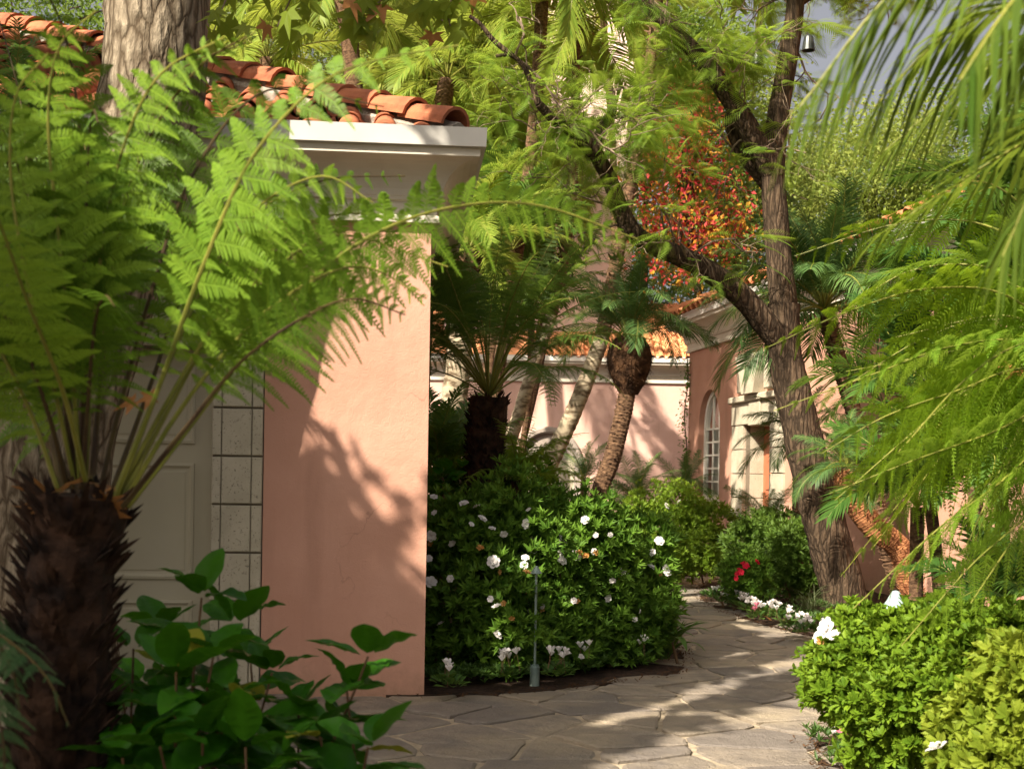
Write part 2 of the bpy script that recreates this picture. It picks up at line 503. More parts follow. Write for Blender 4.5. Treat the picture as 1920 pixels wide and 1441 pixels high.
M['petal_red'] = leaf('red petal', (0.45, 0.01, 0.03), (0.65, 0.03, 0.06), 0.30, (0.8, 0.05, 0.06), rough=0.6, spec=0.2)
M['petal_pink'] = leaf('pink petal', (0.70, 0.16, 0.26), (0.80, 0.34, 0.42), 0.30, (0.9, 0.4, 0.5), rough=0.6, spec=0.2)

def glass_mat():
    m, nt, b, out = nodes('window glass')
    nt.nodes.remove(b)
    gl = N_(nt, 'ShaderNodeBsdfGlossy', Roughness=0.03)
    tr = N_(nt, 'ShaderNodeBsdfTransparent')
    tr.inputs[0].default_value = (0.85, 0.9, 0.88, 1)
    fr = N_(nt, 'ShaderNodeFresnel', IOR=1.5)
    mx = nt.nodes.new('ShaderNodeMixShader')
    nt.links.new(fr.outputs[0], mx.inputs[0])
    nt.links.new(tr.outputs[0], mx.inputs[1])
    nt.links.new(gl.outputs[0], mx.inputs[2])
    nt.links.new(mx.outputs[0], out.inputs[0])
    return m
M['glass'] = glass_mat()

def flag_mat():
    m, nt, b, out = nodes('flagstone')
    v = coords(nt, world=True)
    oi = nt.nodes.new('ShaderNodeObjectInfo')
    cr = nt.nodes.new('ShaderNodeValToRGB')
    cr.color_ramp.interpolation = 'LINEAR'
    e = cr.color_ramp.elements
    e[0].color, e[1].color = (0.165, 0.145, 0.125, 1), (0.36, 0.30, 0.22, 1)
    for pos, c in ((0.35, (0.23, 0.20, 0.165, 1)), (0.7, (0.28, 0.235, 0.18, 1))):
        el = e.new(pos)
        el.color = c
    nt.links.new(oi.outputs['Random'], cr.inputs[0])
    f = ramp(nt, noise(nt, v, 5, 7, 0.62), 0.3, 0.72)
    c = mixc(nt, f, (0.15, 0.13, 0.11), cr.outputs[0])
    f2 = ramp(nt, noise(nt, v, 1.1, 4, 0.6), 0.45, 0.75)
    c = mixc(nt, f2, c, (0.34, 0.28, 0.19))
    nt.links.new(c, b.inputs['Base Color'])
    b.inputs['Roughness'].default_value = 0.72
    b.inputs['Specular IOR Level'].default_value = 0.3
    ad = N_(nt, 'ShaderNodeMath', operation='MULTIPLY_ADD')
    ad.inputs[1].default_value = 0.3
    nt.links.new(noise(nt, v, 60, 5, 0.6), ad.inputs[0])
    nt.links.new(noise(nt, coords(nt, (1, 1, 1), True), 7, 6, 0.6), ad.inputs[2])
    bump(nt, b, ad.outputs[0], 0.9, 0.04)
    return m
M['flag'] = flag_mat()

# ------------------------------------------------------------------ ground, path, planting beds
def sheet(name, poly, z, thick, mat, sub=None, **kw):
    """flat slab with the given outline, its edge going down by thick"""
    n = len(poly)
    V = [(p[0], p[1], z) for p in poly] + [(p[0], p[1], z - thick) for p in poly]
    me = bpy.data.meshes.new(name)
    me.from_pydata(V, [], [tuple(range(n))] + [(i, i + n, (i + 1) % n + n, (i + 1) % n) for i in range(n)])
    me.materials.append(mat)
    me.update()
    return link(name, me, **kw)

ground = sheet('ground', [(-300, -300), (300, -300), (300, 400), (-300, 400)], -0.03, 0.2, M['soil'], kind='structure')

def smooth_px(pts, n):
    q = spline([G(u, v) for u, v in pts], n * 3)
    return [tuple(p[:2] + rng.normal(0, 0.012, 2)) for p in q]

path_poly = [(-9, -3), (6, -3), (6, 9), (7, 14), (7, 22.5), (-4, 22.5), (-4, 12), (-9, 8.3)]
path = sheet('path', path_poly, 0.0, 0.02, M['grout'], kind='structure')

# left bed (azaleas) in front of and behind the wall corner
bl = smooth_px([(770, 1309), (900, 1306), (1000, 1301), (1150, 1283), (1235, 1272), (1274, 1262), (1280, 1235), (1264, 1180), (1258, 1130), (1262, 1095)], 40)
bed_left = bl + [(1.9, 19.2), (1.0, 19.6), (-4.5, 20), (-4.5, 9.0)]
b1 = sheet('planting_bed', bed_left, 0.018, 0.2, M['soil'], kind='structure')
br = smooth_px([(1362, 1080), (1325, 1096), (1312, 1118), (1345, 1143), (1430, 1172), (1500, 1190), (1570, 1206)], 40)
bed_right = br + [(3.35, 10.6), (4.6, 9.9), (9, 10.5), (9, 23), (3.4, 23)]
b2 = sheet('planting_bed', bed_right, 0.018, 0.2, M['soil'], kind='structure')
bf = smooth_px([(1640, 1300), (1570, 1350), (1528, 1400), (1540, 1441), (1570, 1500), (1560, 1640)], 24)
bed_fore = [(3.3, 10.0), (2.75, 8.9)] + bf + [(1.3, -2), (6, -2), (6, 9.4)]
b3 = sheet('planting_bed', bed_fore, 0.018, 0.2, M['soil'], kind='structure')
bed_fern = [(-8, -1), (-0.25, 1.0), (-0.15, 3.2), (-0.45, 4.3), (-0.75, 4.9), (-1.6, 5.4), (-1.9, 6.3), (-1.7, 7.2), (-8, 6.6)]
b4 = sheet('planting_bed', [tuple(p[:2]) for p in spline([(x, y, 0) for x, y in bed_fern], 50)], 0.018, 0.2, M['soil'], kind='structure')
back_bed = sheet('planting_bed', [(-14, 19.8), (3.3, 19.6), (3.4, 23), (10, 23), (10, 30), (-14, 30)], 0.05, 0.2, M['soil'], kind='structure')
BEDS = [bed_left, bed_right, bed_fore, bed_fern]

def flagstones():
    pts = []
    x0, x1, y0, y1 = -3.2, 4.2, 4.2, 21.5
    tries = 0
    while len(pts) < 620 and tries < 26000:
        tries += 1
        p = np.array([random.uniform(x0, x1), random.uniform(y0, y1)])
        dmin = random.choice([0.30, 0.38, 0.48, 0.62])
        if all((p[0] - q[0]) ** 2 * 0.8 + (p[1] - q[1]) ** 2 * 1.5 > dmin ** 2 for q in pts):
            pts.append(p)
    pts = np.array(pts)
    for i, p in enumerate(pts):
        if not inpoly(p[0], p[1], path_poly):
            continue
        d = np.linalg.norm(pts - p, axis=1)
        nb = np.argsort(d)[1:18]
        poly = [p + np.array(c) for c in ((-1.2, -1.2), (1.2, -1.2), (1.2, 1.2), (-1.2, 1.2))]
        gap = random.uniform(0.004, 0.014)
        for j in nb:
            dv = pts[j] - p
            L = np.linalg.norm(dv)
            nn = dv / L
            off = L / 2 - gap
            new = []
            for k in range(len(poly)):
                a, b = poly[k], poly[(k + 1) % len(poly)]
                da, db = np.dot(a - p, nn) - off, np.dot(b - p, nn) - off
                if da <= 0:
                    new.append(a)
                if da * db < 0:
                    new.append(a + (b - a) * (da / (da - db)))
            poly = new
            if len(poly) < 3:
                break
        if len(poly) < 3:
            continue
        # hide stones that lie wholly under a bed
        if all(any(inpoly(q[0], q[1], bd) for bd in BEDS) for q in list(poly) + [p]):
            continue
        # roughen the outline
        out = []
        for k in range(len(poly)):
            a, b = poly[k], poly[(k + 1) % len(poly)]
            L = np.linalg.norm(b - a)
            if L < 0.02:
                continue
            m = max(2, int(L / 0.09))
            t = np.linspace(0, 1, m, endpoint=False)
            seg = a + (b - a) * t[:, None]
            nv = np.array([b[1] - a[1], a[0] - b[0]]) / L
            seg = seg + nv * (rng.normal(0, 0.006, (m, 1)) - 0.004)
            # round the corner
            seg[0] = seg[0] + (p - seg[0]) * 0.045
            out.append(seg)
        out = np.vstack(out)
        n = len(out)
        h = random.uniform(0.008, 0.026)
        tilt = rng.normal(0, 0.006, 2)
        q = out - p
        inner = q * (1 - 0.018 / np.maximum(np.linalg.norm(q, axis=1, keepdims=True), 0.05))
        top = np.c_[inner, h + inner @ tilt]
        mid = np.c_[q, h - 0.007 + q @ tilt]
        bot = np.c_[q, np.full(n, -0.02)]
        cen = np.array([[0, 0, h + 0.001]])
        g = Geo()
        V = np.vstack([top, mid, bot, cen])
        idx = np.arange(n)
        nx = np.roll(idx, -1)
        g.add(V, np.c_[idx, nx, np.full(n, 3 * n)])
        g.F.append(np.c_[idx + n, nx + n, nx, idx])
        g.M.append(np.zeros(n))
        g.F.append(np.c_[idx + 2 * n, nx + 2 * n, nx + n, idx + n])
        g.M.append(np.zeros(n))
        g.obj('flagstone', M['flag'], path, loc=(p[0], p[1], 0))
flagstones()

# ------------------------------------------------------------------ buildings
def sweep(g, prof, stations, mat=0):
    """profile (p, z) offset outwards by p at each station (x, y, ox, oy)"""
    m = len(prof)
    V = []
    for (x, y, ox, oy) in stations:
        for p, z in prof:
            V.append((x + ox * p, y + oy * p, z))
    F = []
    for k in range(len(stations) - 1):
        for i in range(m - 1):
            a = k * m + i
            F.append((a, a + m, a + m + 1, a + 1))
    g.add(V, F, None, mat)
    return g

def cornice_profile(z0, s=1.0):
    pr = [(0.0, 0.0), (0.05, 0.0), (0.05, 0.04), (0.035, 0.05), (0.035, 0.14), (0.06, 0.145), (0.065, 0.165)]
    for k in range(9):                                          # the hollow of the cove
        a = k / 8 * math.pi / 2
        pr.append((0.07 + 0.225 * (1 - math.cos(a)), 0.17 + 0.215 * math.sin(a)))
    pr += [(0.30, 0.385), (0.30, 0.43), (0.31, 0.435)]
    return [(p * s, z0 + z * s) for p, z in pr]

def gutter_profile(z0, s=1.0):
    pr = [(0.29, 0.436), (0.335, 0.44), (0.34, 0.56), (0.325, 0.56), (0.32, 0.47), (0.10, 0.47)]
    return [(p * s, z0 + z * s) for p, z in pr]

def s_tile(name, w, length, r, mat):
    """S-shaped roof tile: x across, y up the slope, lying on z = 0"""
    xs, zs = [], []
    for k in range(9):
        a = math.pi - k / 8 * math.pi
        xs.append(r + r * math.cos(a))
        zs.append(r * 0.95 * math.sin(a) + 0.012)
    pan = w - 2 * r
    for k in range(1, 6):
        t = k / 5
        xs.append(2 * r + pan * t)
        zs.append(0.012 - 0.02 * math.sin(math.pi * t))
    n = len(xs)
    th = 0.014
    V = []
    for y, lift, sq in ((0.0, 0.022, 1.0), (length, 0.0, 0.94)):
        for x, z in zip(xs, zs):
            V.append((x * sq - w / 2, y, z + lift))
        for x, z in zip(xs, zs):
            V.append((x * sq - w / 2, y, z + lift - th))
    F = []
    for i in range(n - 1):
        F.append((i, i + 1, 2 * n + i + 1, 2 * n + i))
        F.append((i + 1, i, n + i, n + i + 1))
        F.append((n + i, 3 * n + i, 3 * n + i + 1, n + i + 1))
    g = Geo().add(V, F)
    return g.mesh(name, mat, True)

def hip_tile(name, r, length, mat):
    """half-round ridge tile along +y, thick"""
    V, n = [], 9
    for y, k in ((0.0, 1.08), (length, 0.9)):
        for rr in (r, r - 0.02):
            for i in range(n):
                a = math.pi - i / (n - 1) * math.pi
                V.append((rr * k * math.cos(a), y, rr * k * math.sin(a) + (0.02 if y == 0 else 0)))
    F = []
    for i in range(n - 1):
        F += [(i, i + 1, 2 * n + i + 1, 2 * n + i), (i + 1, i, n + i, n + i + 1), (n + i, 3 * n + i, 3 * n + i + 1, n + i + 1)]
    return Geo().add(V, F).mesh(name, mat, False)

def blocks(parent, x0, x1, z0, z1, h, y0, depth, mat, cols=None, gap=0.012):
    """stack of separate stone blocks between x0 and x1"""
    z = z0
    cols = cols or [(x0, x1)]
    while z < z1 - 0.02:
        t = min(z + h, z1)
        for a, b in cols:
            g = Geo()
            gx = gap / 2 if len(cols) == 1 else gap / 5
            box(g, a + gx, b - gx, y0 + rng.uniform(0, 0.002), y0 + depth, z + gap / 2, t - gap / 2, 0, 0.006)
            g.obj('stone_block', mat, parent)
        z = t

# ---- near house with the cream door
LBo = G(795, 1307)
LBr = math.radians(5)
house = thing('pink_house', LBo, 'near pink stucco house corner with cream panelled door and hipped tile roof', 'building', rz=LBr)
g = Geo()
box(g, -1.075, 0, 0, 5.0, -0.05, 3.3)            # wall right of the door
box(g, -7.5, -2.80, 0, 5.0, -0.05, 3.3)          # wall left of the door
box(g, -2.80, -1.075, 0, 5.0, 2.645, 3.3)        # above the door
wall = g.obj('wall', M['stucco'], house)
g = Geo()
ST = [(-7.5, 0, 0, -1), (0, 0, 1, -1), (0, 5.0, 1, 0)]
sweep(g, cornice_profile(3.14), ST)
corn = g.obj('cornice', M['cream'], house, smooth=False)
g = Geo()
sweep(g, gutter_profile(3.14), ST)
g.obj('gutter', M['gutter'], corn)

sur = Geo()
box(sur, -2.79, -2.46, 0.01, 0.15, -0.05, 2.64)
box(sur, -1.405, -1.08, 0.01, 0.15, -0.05, 2.64)
box(sur, -2.458, -1.407, 0.01, 0.15, 2.285, 2.64)
surround = sur.obj('door_surround', M['joint'], house)
for (a, b) in ((-1.41, -1.08), (-2.79, -2.46)):
    w = b - a
    blocks(surround, a, b, 0.0, 2.28, 0.316, -0.022, 0.13, M['stone'], cols=[(a, a + w * 0.19), (a + w * 0.19, a + w * 0.78), (a + w * 0.78, b)], gap=0.013)
for k in range(5):
    a = -2.79 + k * 0.342
    g = Geo()
    box(g, a + 0.006, a + 0.336, -0.022, 0.13, 2.29, 2.64, 0, 0.006)
    g.obj('stone_block', M['stone'], surround)

door = Geo()
box(door, -2.452, -1.413, 0.16, 0.20, 0.0, 2.283)
door = door.obj('door', M['doorpaint'], house)
for (z0, z1) in ((0.13, 0.44), (0.62, 1.02), (1.19, 1.30 + 0.0), (1.52, 2.12)):
    pass
def door_panel(x0, x1, z0, z1):
    g = Geo()
    y = 0.16
    for w, d0, d1 in ((0.0, 0.014, 0.010), (0.028, 0.010, 0.002), (0.04, 0.002, 0.006)):
        pass
    fr = [(x0, z0), (x1, z0), (x1, z1), (x0, z1)]
    rings = [(0.0, 0.0), (0.0, -0.016), (0.018, -0.02), (0.035, -0.006), (0.05, -0.004), (0.062, -0.009)]
    V, F = [], []
    for ins, dy in rings:
        V += [(x0 + ins, y + dy, z0 + ins), (x1 - ins, y + dy, z0 + ins), (x1 - ins, y + dy, z1 - ins), (x0 + ins, y + dy, z1 - ins)]
    for r in range(len(rings) - 1):
        for k in range(4):
            F.append((r * 4 + k, r * 4 + (k + 1) % 4, r * 4 + 4 + (k + 1) % 4, r * 4 + 4 + k))
    e = (len(rings) - 1) * 4
    F.append((e, e + 1, e + 2, e + 3))
    g.add(V, F)
    g.obj('panel', M['doorpaint'], door)
for x0, x1 in ((-2.37, -1.545),):
    door_panel(x0, x1, 0.12, 0.62)
    door_panel(x0, x1, 0.76, 1.53)
    door_panel(x0, x1, 1.66, 2.16)
g = Geo()
lathe(g, [(0.0, -0.03), (0.016, -0.028), (0.022, -0.01), (0.024, 0.0)], 12)
lk = g.obj('lock', M['metal_dark'], door)
lk.matrix_local = Matrix.Translation((-1.83, 0.158, 1.60)) @ Matrix.Rotation(math.radians(-90), 4, 'X') @ Matrix.Rotation(math.pi, 4, 'X')

TP = 0.47
pitch = math.atan(TP)
g = Geo()
zE, yE = 3.62, -0.25
def rz_(y):
    return zE + (y - yE) * TP
g.add([(-7.5, yE, zE - 0.03), (0.18, yE, zE - 0.03), (-4.32, yE + 4.5, rz_(yE + 4.5) - 0.03), (-7.5, yE + 4.5, rz_(yE + 4.5) - 0.03),
       (0.18, 5.0, zE - 0.03), (-4.32, 9.5, rz_(yE + 4.5) - 0.03)], [(0, 1, 2, 3), (1, 4, 5, 2)])
roof = g.obj('roof', M['mortar'], house)
TILE_A = s_tile('roof_tile', 0.25, 0.42, 0.078, M['terra_old'])
k = 0
for r in range(13):
    y = yE + 0.02 + r * 0.36 * math.cos(pitch)
    for c in range(22):
        x = -0.02 - c * 0.245 + (0.0 if r % 2 else 0.01)
        if x + 0.02 > 0.18 - (y - yE) - 0.02 or x < -5.2:
            continue
        o = link('roof_tile', TILE_A, roof, mat=Matrix.Translation((x + rng.normal(0, .006), y + rng.normal(0, .012), rz_(y))) @ Matrix.Rotation(pitch, 4, 'X')
                 @ Matrix.Rotation(rng.normal(0, .025), 4, 'Z'))
HIP = hip_tile('hip_tile', 0.125, 0.44, M['terra_old'])
d = Vector((-1, 1, TP)).normalized()
q = d.to_track_quat('Y', 'Z').to_matrix().to_4x4()
for k in range(17):
    p = Vector((0.14, yE + 0.04, zE + 0.09)) + d * (k * 0.365) + Vector(rng.normal(0, .006, 3))
    link('hip_tile', HIP, roof, mat=Matrix.Translation(p) @ q)
g = Geo()
path_m = np.array([np.array([0.15, yE + 0.03, zE + 0.03]) + np.array(d) * t for t in np.linspace(0.0, 5.8, 60)])
tube(g, path_m, 0.105, 9, 0, 0.12)
g.obj('mortar_bed', M['mortar'], roof)

# ---- far low house at the end of the garden
FBo = np.array([0.0, 30.0, 0.0])
far_house = thing('far_pink_house', FBo, 'low far pink house with white cornice and bright orange tile roof', 'building')
g = Geo()
box(g, -9.0, 6.0, 0, 4.0, -0.05, 4.0)
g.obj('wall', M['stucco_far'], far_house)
zc = P(1200, 718, 30)[2]
g = Geo()
ST = [(-9.0, 0, 0, -1), (6.0, 0, 0, -1)]
sweep(g, cornice_profile(zc, 1.05), ST)
corn = g.obj('cornice', M['cream'], far_house)
g = Geo()
sweep(g, gutter_profile(zc, 1.05), ST)
g.obj('gutter', M['white_frame'], corn)
p30 = math.radians(30)
zE2 = zc + 0.56
g = Geo()
g.add([(-9, -0.33, zE2 - 0.03), (6, -0.33, zE2 - 0.03), (6, 2.3, zE2 + 2.63 * math.tan(p30) - 0.03), (-9, 2.3, zE2 + 2.63 * math.tan(p30) - 0.03)], [(0, 1, 2, 3)])
roof2 = g.obj('roof', M['terra_far'], far_house)
TILE_B = s_tile('roof_tile', 0.205, 0.44, 0.062, M['terra_far'])
for r in range(8):
    y = -0.36 + r * 0.385 * math.cos(p30)
    for c in range(30):
        x = 5.9 - c * 0.203
        if r > 2 and x < 2.65:
            continue
        if x < 0.9:
            continue
        link('roof_tile', TILE_B, roof2, mat=Matrix.Translation((x, y, zE2 + (y + 0.33) * math.tan(p30))) @ Matrix.Rotation(p30, 4, 'X'))
RID = hip_tile('ridge_tile', 0.11, 0.42, M['terra_far'])
for k in range(9):
    link('ridge_tile', RID, roof2, mat=Matrix.Translation((6.0 - k * 0.38, 2.28, zE2 + 2.63 * math.tan(p30))) @ Matrix.Rotation(math.radians(90), 4, 'Z'))

# round-headed wall niche of grey stone
nc = P(1027, 862, 30) - FBo
g = Geo()
box(g, nc[0] - 0.66, nc[0] + 0.66, -0.05, 0.06, 0.0, nc[2])
niche = g.obj('niche', M['stone'], far_house)
g = Geo()
for k in range(24):
    a = math.pi * (1 - k / 24), math.pi * (1 - (k + 1) / 24)
g2 = Geo()
V, F = [], []
for k in range(25):
    a = math.pi * (1 - k / 24)
    for rr, yy in ((0.78, 0.0), (0.78, -0.10), (0.74, -0.13), (0.66, -0.13), (0.62, -0.10), (0.62, 0.0)):
        V.append((nc[0] + rr * math.cos(a), yy, nc[2] + rr * math.sin(a)))
for k in range(24):
    for i in range(5):
        a = k * 6 + i
        F.append((a, a + 6, a + 7, a + 1))
g2.add(V, F)
M['grey_stone'] = stone('grey stone', (0.27, 0.23, 0.19), (0.36, 0.31, 0.26))
g2.obj('arch_ring', M['grey_stone'], niche)
g = Geo()
V = [(nc[0] + 0.62 * math.cos(math.pi * k / 20), -0.012, nc[2] + 0.62 * math.sin(math.pi * k / 20)) for k in range(21)]
g.add(V + [(nc[0], -0.012, nc[2])], [(k, k + 1, 21) for k in range(20)])
g.obj('niche_back', M['grey_stone'], niche)
for sgn in (-1, 1):
    g = Geo()
    box(g, nc[0] + sgn * 0.70 - 0.08, nc[0] + sgn * 0.70 + 0.08, -0.13, 0.02, 0.0, nc[2])
    g.obj('jamb', M['grey_stone'], niche)
for k in range(-5, 6):
    for sgn in (-1, 1):
        g = Geo()
        a = np.array([nc[0] + k * 0.22, -0.062 - 0.004 * sgn, 0.45])
        b = a + np.array([sgn * 0.75, 0, 0.75])
        lo, hi = nc[0] - 0.6, nc[0] + 0.6
        pts = [a + (b - a) * t for t in np.linspace(0, 1, 16)]
        pts = [p for p in pts if lo <= p[0] <= hi]
        if len(pts) > 2:
            tube(g, np.array(pts), 0.014, 4)
            g.obj('lattice_bar', M['stucco_far'], niche)

# ---- tall pale pink house behind it
tower = thing('tall_pink_house', (0, 31.0, 0), 'tall pale pink house wall rising behind the palms', 'building')
g = Geo()
xr = P(1183, 540, 31.2)[0]
box(g, -1.7, xr, 0.0, 6.0, 0, 16.0)
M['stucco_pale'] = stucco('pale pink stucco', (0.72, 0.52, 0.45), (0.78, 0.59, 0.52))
g.obj('wall', M['stucco_pale'], tower)
g = Geo()
box(g, -2.0, xr + 0.3, -0.3, 6.3, 16.0, 16.35)
g.obj('cornice', M['cream'], tower)
g = Geo()
g.add([(-2.1, -0.4, 16.35), (xr + 0.4, -0.4, 16.35), (xr + 0.4, 6.4, 16.35), (-2.1, 6.4, 16.35), (-0.5, 3, 18), (xr - 2.5, 3, 18)],
      [(0, 1, 5, 4), (1, 2, 5, 5), (2, 3, 4, 5), (3, 0, 4, 4)][:1] + [(2, 3, 4, 5)])
g.add([(xr + 0.4, -0.4, 16.35), (xr + 0.4, 6.4, 16.35), (xr - 2.5, 3, 18)], [(0, 1, 2)])
g.obj('roof', M['terra_far'], tower)

# ---- house along the right side, receding
RBd = nrm(np.array([0.165, -1.0]))
k0 = P(1291, 800, 1.0)
Yc = 7.78 / (k0[0] + 0.165)
RBo = np.array([7.78 - 0.165 * Yc, Yc, 0.0])
rside = thing('side_pink_house', RBo, 'pink house receding along the right with arched window and stone doorway', 'building', rz=math.atan2(RBd[1], RBd[0]))
def rx(u, v=850):
    k = P(u, v, 1.0)[0]
    return (k * RBo[1] - RBo[0]) / (RBd[0] - k * RBd[1])
def rzh(u, v):
    x = rx(u, v)
    return P(u, v, RBo[1] + x * RBd[1])[2]
wx0, wx1 = rx(1309), rx(1349)
dx0, dx1 = rx(1397), rx(1437) + 0.25
sx0, sx1 = rx(1376), rx(1460) + 0.3
wz0, wz1 = rzh(1330, 936), rzh(1329, 730)
wr = (wx1 - wx0) / 2
wzs = wz1 - wr * 1.15
zt = rzh(1291, 663) + 0.08
lint = rzh(1398, 797)
L = 14.0
g = Geo()
def vq(x0, x1, z0, z1):
    g.add([(x0, 0, z0), (x1, 0, z0), (x1, 0, z1), (x0, 0, z1)], [(0, 1, 2, 3)])
vq(0, wx0, -0.05, zt)
vq(wx0, wx1, -0.05, wz0)
vq(wx1, dx0, -0.05, zt)
vq(dx1, L, -0.05, zt)
vq(dx0, dx1, lint, zt)
arc = [(wx0 + wr - wr * math.cos(math.pi * k / 16), wzs + wr * 1.15 * math.sin(math.pi * k / 16)) for k in range(17)]
for k in range(16):
    (xa, za), (xb, zb) = arc[k], arc[k + 1]
    g.add([(xa, 0, za), (xb, 0, zb), (xb, 0, zt), (xa, 0, zt)], [(0, 1, 2, 3)])
dep = 0.15
outl = [(wx0, wz0)] + arc + [(wx1, wz0)]
for k in range(len(outl) - 1):
    (xa, za), (xb, zb) = outl[k], outl[k + 1]
    g.add([(xa, 0, za), (xa, dep, za), (xb, dep, zb), (xb, 0, zb)], [(0, 1, 2, 3)])
g.add([(0, 0, -0.05), (0, 8, -0.05), (0, 8, zt), (0, 0, zt)], [(0, 1, 2, 3)])
rwall = g.obj('wall', M['stucco'], rside)
g = Geo()
ST = [(0, 8, -1, 0), (0, 0, -1, -1), (L, 0, 0, -1)]
sweep(g, cornice_profile(zt - 0.08, 1.2), ST)
corn = g.obj('cornice', M['cream'], rside)
g = Geo()
sweep(g, gutter_profile(zt - 0.08, 1.2), ST)
g.obj('gutter', M['gutter'], corn)
# arched window
win = thing('window', (0, 0, 0), None, None)
win.parent = rside
g = Geo()
fw = 0.09
def ring(inset):
    c = (wx0 + wx1) / 2
    r2 = wr - inset
    return [(wx0 + inset, wz0 + inset)] + [(c - r2 * math.cos(math.pi * k / 16), wzs + (wr * 1.15 - inset) * math.sin(math.pi * k / 16)) for k in range(17)] + [(wx1 - inset, wz0 + inset)]
R0, R1 = ring(0.0), ring(fw)
n = len(R0)
V = [(x, dep - 0.04, z) for x, z in R0] + [(x, dep - 0.04, z) for x, z in R1] + [(x, dep + 0.03, z) for x, z in R1]
F = [(i, (i + 1) % n, n + (i + 1) % n, n + i) for i in range(n)] + [(n + i, n + (i + 1) % n, 2 * n + (i + 1) % n, 2 * n + i) for i in range(n)]
g.add(V, F)
frame = g.obj('frame', M['white_frame'], win)
cx = (wx0 + wx1) / 2
nx, nz = 3, 5
xs = np.linspace(wx0 + fw, wx1 - fw, nx + 1)
zs = np.linspace(wz0 + fw, wzs, nz + 1)
for x in xs[1:-1]:
    g = Geo()
    top = wzs + math.sqrt(max(0, 1 - ((x - cx) / (wr - fw)) ** 2)) * (wr * 1.15 - fw)
    box(g, x - 0.02, x + 0.02, dep - 0.012, dep + 0.02, wz0 + fw, top)
    g.obj('mullion', M['white_frame'], win)
for z in zs[1:]:
    g = Geo()
    box(g, wx0 + fw, wx1 - fw, dep - 0.009, dep + 0.017, z - 0.018, z + 0.018)
    g.obj('glazing_bar', M['white_frame'], win)
for i in range(nx):
    for j in range(nz):
        g = Geo()
        g.add([(xs[i] + .018, dep + .008, zs[j] + .016), (xs[i + 1] - .018, dep + .008, zs[j] + .016), (xs[i + 1] - .018, dep + .008, zs[j + 1] - .016), (xs[i] + .018, dep + .008, zs[j + 1] - .016)], [(0, 1, 2, 3)])
        g.obj('pane', M['glass'], win)
g = Geo()
V = [(x, dep + 0.008, z) for x, z in ring(fw)[1:-1]] + [(cx, dep + 0.008, wzs)]
g.add(V, [(k, k + 1, 17) for k in range(16)])
g.obj('fanlight', M['glass'], win)
g = Geo()
xx = np.linspace(wx0 - 0.1, wx1 + 0.1, 40)
V = [(x, dep + 0.16 + 0.02 * math.sin(i * 1.3), z) for z in (wz0 - .1, wz1 + .1) for i, x in enumerate(xx)]
g.add(V, [(i, i + 1, 41 + i, 40 + i) for i in range(39)])
g.obj('curtain', M['curtain'], win)
g = Geo()
box(g, wx0 - 0.06, wx1 + 0.06, -0.06, dep - 0.05, wz0 - 0.09, wz0 - 0.004)
g.obj('sill', M['cream'], win)
# stone doorway
g = Geo()
box(g, dx0 - 0.5, dx0 - 0.004, 0.02, 1.0, -0.05, lint)
box(g, dx1 + 0.004, dx1 + 0.5, 0.02, 1.0, -0.05, lint)
rs = g.obj('door_surround', M['joint'], rside)
bh = (lint - 0.36) / 5
for a, b, face in ((sx0, dx0, 1), (dx1, sx1, 0)):
    blocks(rs, a, b, 0.36, lint, bh, -0.05, 0.12, M['stone'], gap=0.016)
    g = Geo()
    box(g, a - 0.03, b + 0.0, -0.09, 0.1, -0.05, 0.352, 0, 0.02)
    g.obj('plinth', M['stone'], rs)
    g = Geo()
    box(g, a - 0.045, b + 0.01, -0.105, 0.1, 0.353, 0.41, 0, 0.02)
    g.obj('plinth_cap', M['stone'], rs)
zz = 0.36
while zz < lint - 0.05:                     # the deep reveal of the far jamb
    for (ya, yb) in ((0.09, 0.50),):
        g = Geo()
        V = [(dx0 + 0.003, ya, zz + .008), (dx0 + 0.003, yb, zz + .008), (dx0 + 0.003, yb, zz + bh - .008), (dx0 + 0.003, ya, zz + bh - .008)]
        box(g, dx0 - 0.10, dx0 + 0.004, ya + 0.003, yb, zz + .008, zz + bh - .008)
        g.obj('stone_block', M['stone'], rs)
    zz += bh
g = Geo()
box(g, dx0, dx1, 0.34, 0.40, -0.05, lint)
rd = g.obj('door', M['reddoor'], rside)
for k in range(2):
    g = Geo()
    box(g, dx0 + 0.15, dx1 - 0.15, 0.32, 0.338, 0.25 + k * 1.1, 1.15 + k * 1.1, 0, 0.012)
    g.obj('panel', M['reddoor'], rd)
lz = rzh(1390, 757)
lw = (sx1 - sx0)
for k, (a, b, e) in enumerate(((sx0, dx0 + 0.35, 0.0), (dx0 + 0.362, dx1 - 0.362, 0.03), (dx1 - 0.35, sx1, 0.0))):
    g = Geo()
    box(g, a, b, -0.06 - e, 0.5, lint + 0.003 - e, lz, 0, 0.012)
    g.obj('lintel_block', M['stone'], rs)
g = Geo()
box(g, sx0 - 0.02, sx1 + 0.02, -0.13, 0.1, lz + 0.004, lz + 0.12, 0, 0.02)
g.obj('lintel_cap', M['stone'], rs)
kz0, kz1 = lz + 0.125, rzh(1425, 665)
km = (dx0 + dx1) / 2
g = Geo()
V = []
for y in (-0.22, 0.05):
    for x, z in ((km - 0.42, kz0 + 0.35), (km - 0.28, kz0), (km + 0.28, kz0), (km + 0.42, kz0 + 0.35), (km + 0.62, kz1), (km - 0.62, kz1)):
        V.append((x, y, z))
g.add(V, [(1, 2, 3, 0), (0, 3, 4, 5), (0, 6, 7, 1), (1, 7, 8, 2), (2, 8, 9, 3), (3, 9, 10, 4), (4, 10, 11, 5), (5, 11, 6, 0)])
g.obj('keystone', M['stone'], rs)
